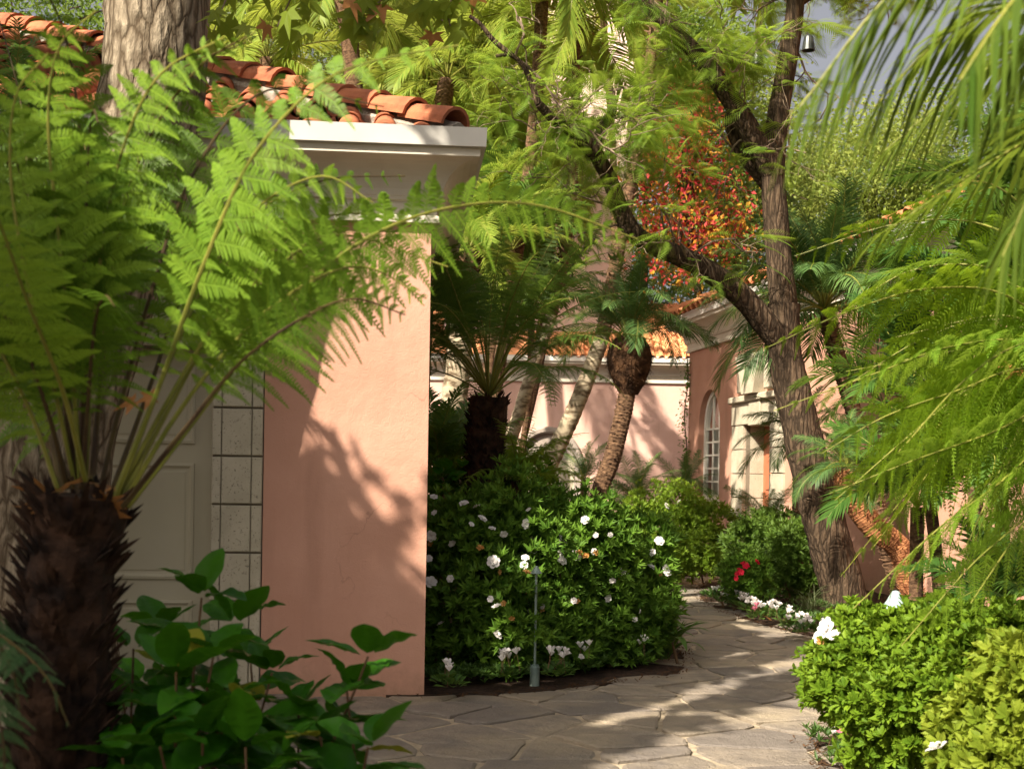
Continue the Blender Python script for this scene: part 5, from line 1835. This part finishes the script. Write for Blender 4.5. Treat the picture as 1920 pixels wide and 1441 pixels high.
# ------------------------------------------------------------------ the dark feathery tree over the path
JY = 14.6
def JP(u, v, dy=0.0):
    return P(u, v, JY + dy)
jb = np.array([P(1590, 1130, JY)[0], JY, 0.06])
jac = thing('feathery_tree', jb, 'dark furrowed tree forking over the path with fine feathery leaves', 'tree')
def limb(pix, rpx0, rpx1, name='limb', n=60, dy=(0, 0)):
    pts = [JP(u, v, dy[0] + (dy[1] - dy[0]) * i / (len(pix) - 1)) - jb for i, (u, v) in enumerate(pix)]
    g = Geo()
    pp = spline(pts, n)
    tube(g, pp, np.linspace(rpx0, rpx1, n) / FPX * JY, 18, 0, 0.05)
    g.obj(name, M['bark_jac'], jac, smooth=True)
    return pp + jb
L0 = limb([(1592, 1150), (1572, 1070), (1540, 960), (1508, 830), (1484, 720), (1468, 640), (1470, 570)], 43, 30, 'trunk', 70)
L1 = limb([(1478, 660), (1440, 612), (1395, 560), (1345, 520), (1290, 487), (1230, 462), (1190, 438), (1165, 395), (1145, 340), (1115, 285)], 25, 13, dy=(0, -0.8))
L2 = limb([(1115, 285), (1080, 250), (1040, 225), (1010, 195)], 15, 7, dy=(-0.8, -1.2))
L3 = limb([(1470, 590), (1462, 500), (1456, 420), (1450, 330), (1458, 230), (1475, 120), (1490, 20), (1500, -120)], 26, 15)
L4 = limb([(1452, 330), (1420, 270), (1385, 210), (1345, 150), (1300, 95), (1240, 40), (1180, -40)], 23, 10, dy=(0, -0.6))
L5 = limb([(1375, 195), (1370, 235), (1395, 290), (1445, 350)][::-1], 16, 10, dy=(0.2, 0.1))
L6 = limb([(1115, 285), (1130, 240), (1150, 200), (1140, 150)], 12, 5, dy=(-0.8, -0.6))
L7 = limb([(1010, 195), (985, 130), (960, 105), (930, 105)], 6, 3, n=30, dy=(-1.2, -1.3))
L8 = limb([(960, 105), (925, 75), (900, 45), (880, 30)], 5, 3, n=20, dy=(-1.2, -1.3))
L9 = limb([(1492, 0), (1560, -40), (1660, -80), (1780, -120)], 16, 8)
JLEAF_V, JLEAF_F = [], []
for k in range(17):
    t = 0.12 + 0.86 * k / 16
    ln = 0.30 * math.sin(math.pi * min(1, t * 0.85 + 0.12)) + 0.05
    for sg in (-1, 1):
        i = len(JLEAF_V)
        z = -0.25 * t * t
        JLEAF_V += [(t, 0, z), (t + 0.36 * ln, sg * 0.5 * ln - 0.013, z - .01), (t + 0.55 * ln, sg * ln, z - 0.06), (t + 0.30 * ln, sg * 0.55 * ln + .013, z - .01)]
        JLEAF_F.append((i, i + 1, i + 2, i + 3))
i = len(JLEAF_V)
JLEAF_V += [(0, -.006, 0), (0, .006, 0), (1, .004, -.25), (1, -.004, -.25)]
JLEAF_F.append((i, i + 1, i + 2, i + 3))
JL = (np.array(JLEAF_V), np.array(JLEAF_F))
tw = Geo()
ends = []
def twigs(p, d, L, r, depth):
    n = 7
    pts = [p]
    dd = nrm(d)
    for k in range(n):
        dd = nrm(dd + rng.normal(0, 0.28, 3) + np.array([0, 0, -0.03]))
        pts.append(pts[-1] + dd * L / n)
    pts = np.array(pts)
    tube(tw, pts - jb, np.linspace(r, r * 0.45, n + 1), 5 if r > .01 else 4, cap=False)
    if depth == 0:
        ends.extend([(pts[-1], dd), (pts[-2], dd), (pts[4], dd)])
        return
    for k in range(3):
        i = int(rng.integers(2, n + 1))
        twigs(pts[i], dd + rng.normal(0, 0.75, 3), L * rng.uniform(.5, .8), r * 0.55, depth - 1)
for src, cnt in ((L1, 10), (L2, 6), (L4, 12), (L3, 10), (L6, 5), (L9, 17), (L5, 2), (L7, 2)):
    for k in range(cnt):
        i = int(rng.uniform(0.45 if src is L1 or src is L3 else 0.15, 0.99) * len(src))
        d = rng.normal(0, 1, 3) * np.array([1, 0.8, 0.8]) + np.array([0, 0, 0.25])
        if src is L1 and i < 45:
            d[2] = abs(d[2])
        twigs(src[i], d, rng.uniform(0.5, 1.0), 0.016, 2)
tw.obj('twigs', M['twig'], jac)
ep = np.array([e[0] for e in ends])
ed = np.array([e[1] for e in ends])
pr = np.array([PIX(p) for p in ep])
# fewer leaves low down by the fork
keep = (pr[:, 1] < 330) | (rng.random(len(ep)) < 0.35)
ep, ed = ep[keep], ed[keep]
kk = rng.random(len(ep)) < 0.62
ep, ed = ep[kk], ed[kk]
ep = np.repeat(ep, 2, 0)
ed = np.repeat(ed, 2, 0) + rng.normal(0, .6, (len(ed) * 2, 3))
ed[:, 2] = ed[:, 2] * 0.4 - 0.05
g = Geo()
scatter(g, JL, ep - jb, ed, np.array([0, 0, 1.0]) + rng.normal(0, .3, ep.shape), rng.uniform(.24, .46, len(ep)))
g.obj('crown', M['jac'], jac)
# two bell-shaped lamps clamped in the tree
for u, v, tilt in ((1420, 108, 0.3), (1516, 80, -0.2)):
    q = JP(u, v, -0.25)
    t = thing('tree_spotlight', q, 'grey bell shaped spotlight hung ' + ('beside the forked limb' if u < 1500 else 'on the upper trunk') + ' of the feathery tree', 'spotlight')
    g = Geo()
    lathe(g, [(0.0, 0.09), (0.03, 0.088), (0.05, 0.06), (0.062, 0.0), (0.075, -0.09), (0.07, -0.09), (0.055, 0.0)], 14)
    g.obj('shade', M['metal_dark'], t)
    g = Geo()
    tube(g, np.array([[0, 0, .08], [0.01, .05, .14], [0.02, 0.16, 0.16]]), 0.012, 6)
    g.obj('bracket', M['metal_dark'], t)

# ------------------------------------------------------------------ trees of the background
QUADL = fold(0.55)
def bg_tree(E, n, size, label, mats, trunk_r=0.18, group='trees closing the view behind the houses', name='background_tree', mixp=None, bu=None):
    c = np.mean([e[0] for e in E], 0)
    b = np.array([c[0] if bu is None else P(bu, 900, c[1])[0], c[1], -0.02])
    root = thing(name, b, label, 'tree', group)
    # clumps through the crown's volume, leaves around each clump
    nc_ = max(40, n // 45)
    vol = np.array([np.prod(e[1]) for e in E])
    k = rng.choice(len(E), nc_, p=vol / vol.sum())
    d = nrm(rng.normal(0, 1, (nc_, 3))) * rng.uniform(0.25, 1.0, (nc_, 1)) ** 0.5
    cp = np.array([e[0] for e in E])[k] + d * np.array([e[1] for e in E])[k]
    lv = n // nc_
    g = Geo()
    pr_ = np.repeat(cp, lv, 0) + rng.normal(0, size * 2.6, (nc_ * lv, 3))
    vv = np.repeat(rng.random(nc_), lv) * 0.6 + 0.4 * rng.random(nc_ * lv)
    ms = mats if isinstance(mats, list) else [mats]
    mk = np.repeat(rng.choice(len(ms), nc_, p=mixp), lv)
    for i in range(len(ms)):
        s = mk == i
        if s.any():
            scatter(g, QUADL, pr_[s] - b, rng.normal(0, 1, (s.sum(), 3)) + np.array([0, 0, -.3]), np.array([0, 0, 1.0]) + rng.normal(0, .6, (s.sum(), 3)), size * rng.uniform(.6, 1.3, s.sum()), None, vv[s], i)
    g.obj('crown', ms, root)
    g = Geo()
    tube(g, spline([np.zeros(3), (c - b) * 0.5 + rng.normal(0, .2, 3) * [1, 1, 0], c - b], 14), np.linspace(trunk_r, trunk_r * .5, 14), 9, 0, .06)
    for q in cp[:14]:
        tube(g, spline([(c - b) * 0.75, (c - b) * .5 + (q - b) * .5 + [0, 0, .2], q - b], 8), np.linspace(trunk_r * .35, .02, 8), 5)
    g.obj('trunk', M['bark_jac'], root)
    return root
bg_tree([EL(1305, 225, 28.6, 38, 60, .7), EL(1265, 300, 28.6, 50, 45, 1), EL(1340, 320, 28.6, 45, 55, .8), EL(1235, 400, 28.6, 45, 60, .9), EL(1300, 410, 28.6, 55, 45, 1), EL(1365, 430, 28.6, 40, 60, .8), EL(1270, 480, 28.6, 60, 30, .8)], 6500, 0.14, 'tree in red and orange autumn leaf left of the dark trunk',
        [M['red'], M['orange'], M['far2']], 0.12, None, 'autumn_tree', [0.40, 0.26, 0.34], 1330)
bgl = [
    ([EL(560, 80, 44, 190, 150, 4), EL(430, 150, 44, 130, 110, 3)], 'yellow green tree filling the view above the near roof', 'far'),
    ([EL(800, 60, 46, 170, 170, 4), EL(860, 250, 45, 130, 140, 3)], 'yellow green tree behind the palms beside the gutter corner', 'far'),
    ([EL(1050, 40, 48, 160, 150, 4), EL(1100, 160, 47, 120, 110, 3)], 'yellow green tree above the tall pale house', 'far'),
    ([EL(900, 150, 28.5, 80, 80, 1.2), EL(840, 60, 28.5, 90, 80, 1.2)], 'yellow green tree just in front of the tall pale house', 'far'),
    ([EL(1370, 260, 46, 110, 130, 3), EL(1420, 420, 45, 130, 120, 3), EL(1290, 480, 45, 100, 70, 3)], 'pale tree behind the red autumn tree', 'far'),
    ([EL(1640, 330, 52, 120, 90, 4), EL(1560, 380, 52, 110, 90, 4), EL(1720, 300, 52, 60, 110, 3)], 'pale yellow green tree under the open sky at right', 'far'),
    ([EL(1850, 420, 50, 120, 120, 4), EL(1990, 330, 50, 160, 160, 4)], 'green tree at the far right behind the side house roof', 'far2'),
    ([EL(60, 100, 46, 190, 150, 4), EL(-150, 150, 46, 200, 200, 4), EL(230, 80, 46, 120, 80, 3)], 'green tree behind the near roof at upper left', 'far2'),
    ([EL(700, 330, 38, 130, 170, 3), EL(860, 420, 38, 110, 150, 3)], 'shaded tree between the near house and the tall pale house', 'far2'),
    ([EL(1250, 130, 42, 110, 120, 3), EL(1180, 230, 42, 70, 120, 3)], 'loose green tree above the autumn tree', 'far2'),
]
for E, lab, mt in bgl:
    E = [(c, r * 1.22) for c, r in E]
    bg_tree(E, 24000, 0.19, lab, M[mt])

# ------------------------------------------------------------------ shrubs
E5 = [EL(1250, 990, 18.2, 85, 62, 0.8), EL(1310, 1010, 18.0, 50, 55, 0.6), EL(1195, 1000, 18.3, 45, 55, 0.6), EL(1260, 1040, 17.6, 80, 45, 0.6)]
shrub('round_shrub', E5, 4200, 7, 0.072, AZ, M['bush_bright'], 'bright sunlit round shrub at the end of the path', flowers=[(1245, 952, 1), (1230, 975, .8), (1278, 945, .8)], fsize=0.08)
E6 = [EL(1440, 1035, 16.2, 70, 55, 0.6), EL(1500, 1050, 15.4, 60, 60, 0.6), EL(1400, 1075, 15.0, 45, 40, 0.4)]
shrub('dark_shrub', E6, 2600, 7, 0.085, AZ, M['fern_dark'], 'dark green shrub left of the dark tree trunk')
E7 = [EL(1395, 1085, 14.5, 40, 36, 0.35)]
shrub('red_azalea', E7, 700, 7, 0.06, AZ, M['azalea'], 'small azalea with red blossoms at the edge of the right bed',
      flowers=[(1388, 1072, 1), (1396, 1064, 1.1), (1400, 1067, 1), (1413, 1058, .9), (1387, 1078, .9), (1384, 1084, .7), (1393, 1070, 1)], fm=BLOS_RED, fsize=0.08, stems=4, cat='azalea')
OB = (np.array(OBOV[0]) * np.array([1, 0.50, 1]), OBOV[1])
E8 = [EL(1630, 1245, 5.9, 90, 90, 0.45), EL(1720, 1290, 5.7, 120, 125, 0.5), EL(1590, 1270, 5.7, 62, 70, 0.3), EL(1680, 1360, 5.5, 100, 90, 0.4)]
shrub('glossy_shrub', E8, 4200, 7, 0.047, OB, M['bush_right'], 'glossy green shrub overhanging the sunlit paving at right', flowers=[(1567, 1183, 1.2), (1550, 1200, .8), (1568, 1207, .9)], spent=[(1536, 1208, .8)], fsize=0.07, stems=0)
E9 = [EL(1800, 1270, 5.2, 120, 100, 0.4), EL(1890, 1240, 5.2, 100, 85, 0.4), EL(1950, 1290, 5.0, 100, 120, .4)]
shrub('glossy_shrub', E9, 3400, 7, 0.047, OB, M['bush_right'], 'upper dark glossy shrub at the right edge below the fern fronds', inner=0.6)
E10 = [EL(1860, 1350, 4.4, 62, 70, 0.25), EL(1930, 1300, 4.3, 60, 80, 0.25), EL(1810, 1440, 4.4, 50, 50, .22), EL(1900, 1440, 4.3, 80, 60, .25), EL(1885, 1255, 4.5, 40, 40, .2), EL(1790, 1360, 4.5, 30, 40, .15)]
shrub('yellow_green_shrub', E10, 1700, 8, 0.052, OB, M['bush_yellow'], 'yellow green shrub in the bottom right corner', flowers=[(1770, 1428, 1.2)], fsize=0.06, inner=0.6)

# strap-leaved plants
STRAP = [broad_leaf('leaf', 0.55, 0.085, c, M['strap'], 0.3, 10, 1.1) for c in (0.9, 1.5, 2.0)]
def strap_plant(u, v, n, sc, label, Y=None):
    q = G(u, v, 0.05) if Y is None else np.array([P(u, v, Y)[0], Y, 0.05])
    r = thing('strap_leaf_plant', q, label, 'plant')
    for k in range(n):
        a, el = k * 2.4, rng.uniform(0.7, 1.4)
        dv = np.array([math.cos(a) * math.cos(el), math.sin(a) * math.cos(el), math.sin(el)])
        link('leaf', random.choice(STRAP), r, mat=Matrix.Translation(Vector((rng.normal(0, .04), rng.normal(0, .04), 0))) @ basis(dv, roll=rng.normal(0, .2)) @ Matrix.Scale(sc * rng.uniform(.7, 1.15), 4))
strap_plant(1325, 1072, 26, 1.15, 'strap leaved plant under the dark path light by the doorway plinth')
strap_plant(1295, 1074, 18, 1.0, 'strap leaved plant left of the dark path light')
strap_plant(1242, 1235, 24, 0.95, 'strap leaved plant hanging over the bend of the path')
strap_plant(1225, 1215, 18, 0.9, 'strap leaved plant tucked against the curve azalea')
strap_plant(1555, 1110, 20, 0.8, 'strap leaved plant at the foot of the dark tree')

# grass tufts
GB = broad_leaf('leaf', 0.42, 0.007, 1.6, M['grassy'], 0.1, 9, 1.0)
for u, v, lab in ((1520, 1150, 'grey green grass tuft above the white flowers'), (1490, 1120, 'small grass tuft left of the dark tree base')):
    q = G(u, v, 0.05)
    r = thing('grass_tuft', q, lab, 'grass')
    for k in range(110):
        a, el = rng.uniform(0, 6.28), rng.uniform(0.6, 1.45)
        dv = np.array([math.cos(a) * math.cos(el), math.sin(a) * math.cos(el), math.sin(el)])
        link('blade', GB, r, mat=Matrix.Translation(Vector((rng.normal(0, .05), rng.normal(0, .05), 0))) @ basis(dv) @ Matrix.Scale(rng.uniform(.6, 1.15), 4))

# ------------------------------------------------------------------ cyclamen and low greenery along the beds
CYL = Geo()
for k in range(16):
    a, el = k * 2.4, rng.uniform(0.15, 0.9)
    dv = np.array([[math.cos(a) * math.cos(el), math.sin(a) * math.cos(el), math.sin(el)]])
    o = np.array([[math.cos(a) * .05, math.sin(a) * .05, 0.03 + .04 * el]])
    scatter(CYL, OBOV, o, dv, None, 0.075 * rng.uniform(.7, 1.2))
CYL = CYL.mesh('leaves', M['under'])
def cyc_flower(name, mat):
    g = Geo()
    for k in range(5):
        a = 2 * math.pi * k / 5
        V = []
        for s, w, x, z in ((0, .08, .05, 0), (.4, .20, .24, .24), (.8, .26, .44, .52), (1, .08, .56, 0.68)):
            for e in (-1, 0, 1):
                y = e * w
                V.append((x * math.cos(a) - y * math.sin(a), x * math.sin(a) + y * math.cos(a), z + (0.06 if e else 0)))
        g.add(V, [(r * 3 + c, r * 3 + c + 1, r * 3 + c + 4, r * 3 + c + 3) for r in range(3) for c in range(2)], rng.random())
    tube(g, np.array([[0.3, 0, -2.0], [0.1, 0, -1.0], [0, 0, 0.05]]), 0.04, 4, 1)
    return g.mesh(name, [mat, M['stem']], True)
CYF = cyc_flower('flower', M['petal'])
CYP = cyc_flower('flower', M['petal_pink'])
ORD = 'first second third fourth fifth sixth seventh eighth ninth tenth eleventh twelfth thirteenth fourteenth fifteenth sixteenth seventeenth eighteenth nineteenth twentieth'.split()
def cyclamen(p, label, group, nf=4, pink=False, sc=1.0, hi=0.13):
    r = thing('cyclamen', p, label, 'flower', group, rz=rng.uniform(0, 6))
    link('leaves', CYL, r, mat=Matrix.Scale(sc, 4))
    for k in range(nf):
        a = rng.uniform(0, 6.28)
        rr = rng.uniform(.01, .08)
        link('flower', CYP if pink else CYF, r, mat=Matrix.Translation((rr * math.cos(a) * sc, rr * math.sin(a) * sc, hi * rng.uniform(.85, 1.25) * sc))
             @ Matrix.Rotation(rng.uniform(0, 6), 4, 'Z') @ Matrix.Rotation(rng.normal(0, .3), 4, 'X') @ Matrix.Scale(0.05 * sc * rng.uniform(.85, 1.2), 4))
for i, (u, v, nf) in enumerate(sorted(((1348, 1112, 2), (1362, 1122, 3), (1380, 1125, 3), (1390, 1132, 5), (1403, 1138, 5), (1420, 1142, 6), (1432, 1146, 5), (1446, 1146, 5), (1458, 1150, 4), (1470, 1158, 3),
                 (1486, 1166, 2), (1510, 1172, 3), (1522, 1178, 4), (1540, 1180, 4), (1555, 1184, 5), (1568, 1186, 4), (1335, 1112, 1), (1500, 1180, 2), (1480, 1172, 2)))):
    cyclamen(G(u, v + 14, 0.06), ORD[i] + ' white cyclamen from the far end of the row edging the right bed', 'cyclamen edging the right bed', nf, sc=1.05)
cyclamen(G(1416, 1166, 0.06), 'single pink flowered cyclamen among the white row of the right bed', None, 3, True)
for i, (u, v, nf) in enumerate(((833, 1282, 3), (850, 1288, 1), (940, 1270, 4), (962, 1268, 4), (1040, 1268, 3), (1056, 1262, 4), (1095, 1250, 3), (1185, 1232, 2), (1200, 1236, 4), (1215, 1228, 4))):
    cyclamen(G(u, v + 10, 0.06), ORD[i] + ' white cyclamen from the near wall along the front of the azalea bed', 'cyclamen in front of the azaleas', nf, sc=1.0, hi=.17)
for i, (u, v, nf) in enumerate(((1575, 1385, 3), (1600, 1395, 3), (1630, 1405, 2), (1655, 1410, 4), (1680, 1400, 3))):
    cyclamen(G(u, v + 22, 0.06), ORD[i] + ' white cyclamen from the bed tip under the glossy overhanging shrub', 'cyclamen under the glossy shrub', nf, sc=.85)
cyclamen(G(1590, 1425, 0.06), 'pink cyclamen at the tip of the near right bed', None, 3, True, .85)

def groundcover(pts, n, spread, label):
    """a low mass of small leaves that nobody could count"""
    pts = np.array(pts)
    o = pts[rng.integers(len(pts), size=n)] + rng.normal(0, spread, (n, 3)) * [1, 1, 0]
    o[:, 2] = 0.07 + rng.random(n) * 0.05
    b = pts.mean(0)
    g = Geo()
    rosettes(g, o - b, np.tile([0, 0, 1.0], (n, 1)), 6, 0.065, AZ, 1.1, 1.0)
    g.obj('ground_cover', M['under'], None, loc=b, kind='stuff', label=label)
groundcover([G(u, v, 0) for u, v in ((830, 1290), (900, 1288), (980, 1280), (1060, 1272), (1100, 1266), (1160, 1255), (1210, 1248), (1240, 1240))], 420, 0.08, 'low leafy ground cover along the front of the azalea bed')
groundcover([G(u, v, 0) for u, v in ((1345, 1128), (1400, 1145), (1450, 1158), (1500, 1172), (1550, 1180), (1420, 1120), (1480, 1130), (1540, 1150))], 600, 0.16, 'low leafy ground cover under the white flowers of the right bed')
groundcover([G(u, v, 0) for u, v in ((1590, 1410), (1650, 1430), (1720, 1420), (1620, 1460), (1800, 1440))], 300, 0.10, 'low leafy ground cover under the near right bushes')
groundcover([np.array([x, y, 0]) for x, y in ((-1.3, 3.6), (-0.7, 3.5), (-0.5, 3.8), (-1.0, 4.2), (-1.6, 4.4))], 420, 0.25, 'low leafy ground cover round the near fern trunk')

chips = Geo()
ed_ = np.array([(x, y, 0.0) for x, y in bl[:95] + br + bf])
n = 2600
o = ed_[rng.integers(len(ed_), size=n)] + rng.normal(0, 0.05, (n, 3)) * [1, 1, 0]
o[:, 2] = 0.022 + rng.random(n) * 0.012
scatter(chips, (np.array([(-.5, -.2, 0), (.5, -.15, .05), (.4, .2, 0), (-.4, .2, .05)]), [(0, 1, 2, 3)]), o, rng.normal(0, 1, (n, 3)) * [1, 1, .3], None, rng.uniform(.012, .035, n))
M['chip'] = leaf('bark chip', (0.03, 0.015, 0.008), (0.13, 0.07, 0.035), 0.05, rough=0.9, spec=0.1)
chips.obj('mulch_chips', M['chip'], None, kind='stuff', label='loose bark chips along the edges of the beds')

# ------------------------------------------------------------------ path lights
def path_light(u, v, Y, mat, label, cap=True, top=None, name='path_light', s=1.0):
    q = np.array([P(u, v, Y)[0], Y, 0.05])
    h = P(u, top, Y)[2] - 0.05
    r = thing(name, q, label, 'path light')
    g = Geo()
    lathe(g, [(0.034, -0.05), (0.034, 0.10), (0.030, 0.105), (0.03, 0.115), (0.0, 0.118)], 14)
    g.obj('base', mat, r)
    g = Geo()
    tube(g, np.array([[0, 0, 0.1], [0, 0, h * .5], [0, 0, h]]), 0.0085, 8)
    g.obj('post', mat, r)
    g = Geo()
    lathe(g, [(0.0, 0.06 * s), (0.02 * s, 0.055 * s), (0.035 * s, 0.03 * s), (0.05 * s, 0.0), (0.085 * s, -0.045 * s), (0.08 * s, -0.047 * s), (0.04 * s, 0.0)], 16, (0, 0, h))
    g.obj('shade', mat, r)
    return r
path_light(1002, 1295, 8.95, M['metal'], 'thin verdigris post light in front of the middle azalea', top=1068, s=0.5)
path_light(1678, 1200, 7.6, M['metal_pale'], 'path light with pale green bell shade between fern frond and glossy shrub', top=1125)
path_light(1357, 1078, 17.5, M['metal_dark'], 'dark path light with bell shade by the doorway plinth', top=1010, s=1.6)

# ivy on the corner of the side house
iv0 = RBo + np.array([-0.06, -0.05, 0.05])
iv = thing('ivy', iv0, 'narrow strip of ivy climbing the corner of the side house', 'climber')
g = Geo()
zz = np.linspace(0, 4.0, 40)
ivp = np.stack([0.03 * np.sin(zz * 4), np.zeros(40), zz], 1)
tube(g, ivp, 0.012, 5)
g.obj('stem', M['stem'], iv)
g = Geo()
n = 420
zz = rng.uniform(0.6, 3.9, n)
O = np.stack([0.03 * np.sin(zz * 4) + rng.normal(-.02, .05, n), rng.normal(-.02, .03, n), zz], 1)
scatter(g, QUADL, O, np.stack([rng.normal(-.2, .7, n), rng.normal(-.7, .3, n), rng.normal(-.4, .4, n)], 1), None, rng.uniform(.05, .11, n))
g.obj('foliage', M['azalea'], iv)

# fallen leaf on the paving and litter on the near roof
q = G(1443, 1168, 0.03)
link('fallen_leaf', lobed('fallen_leaf', M['deadleaf']), None, mat=Matrix.Translation(Vector(q + [0, 0, .05])) @ basis((-0.7, -0.5, 0.45), (0.2, -.6, 1), 0.3) @ Matrix.Scale(.17, 4),
     label='curled brown leaf fallen on the path beside the white flowers', cat='leaf')
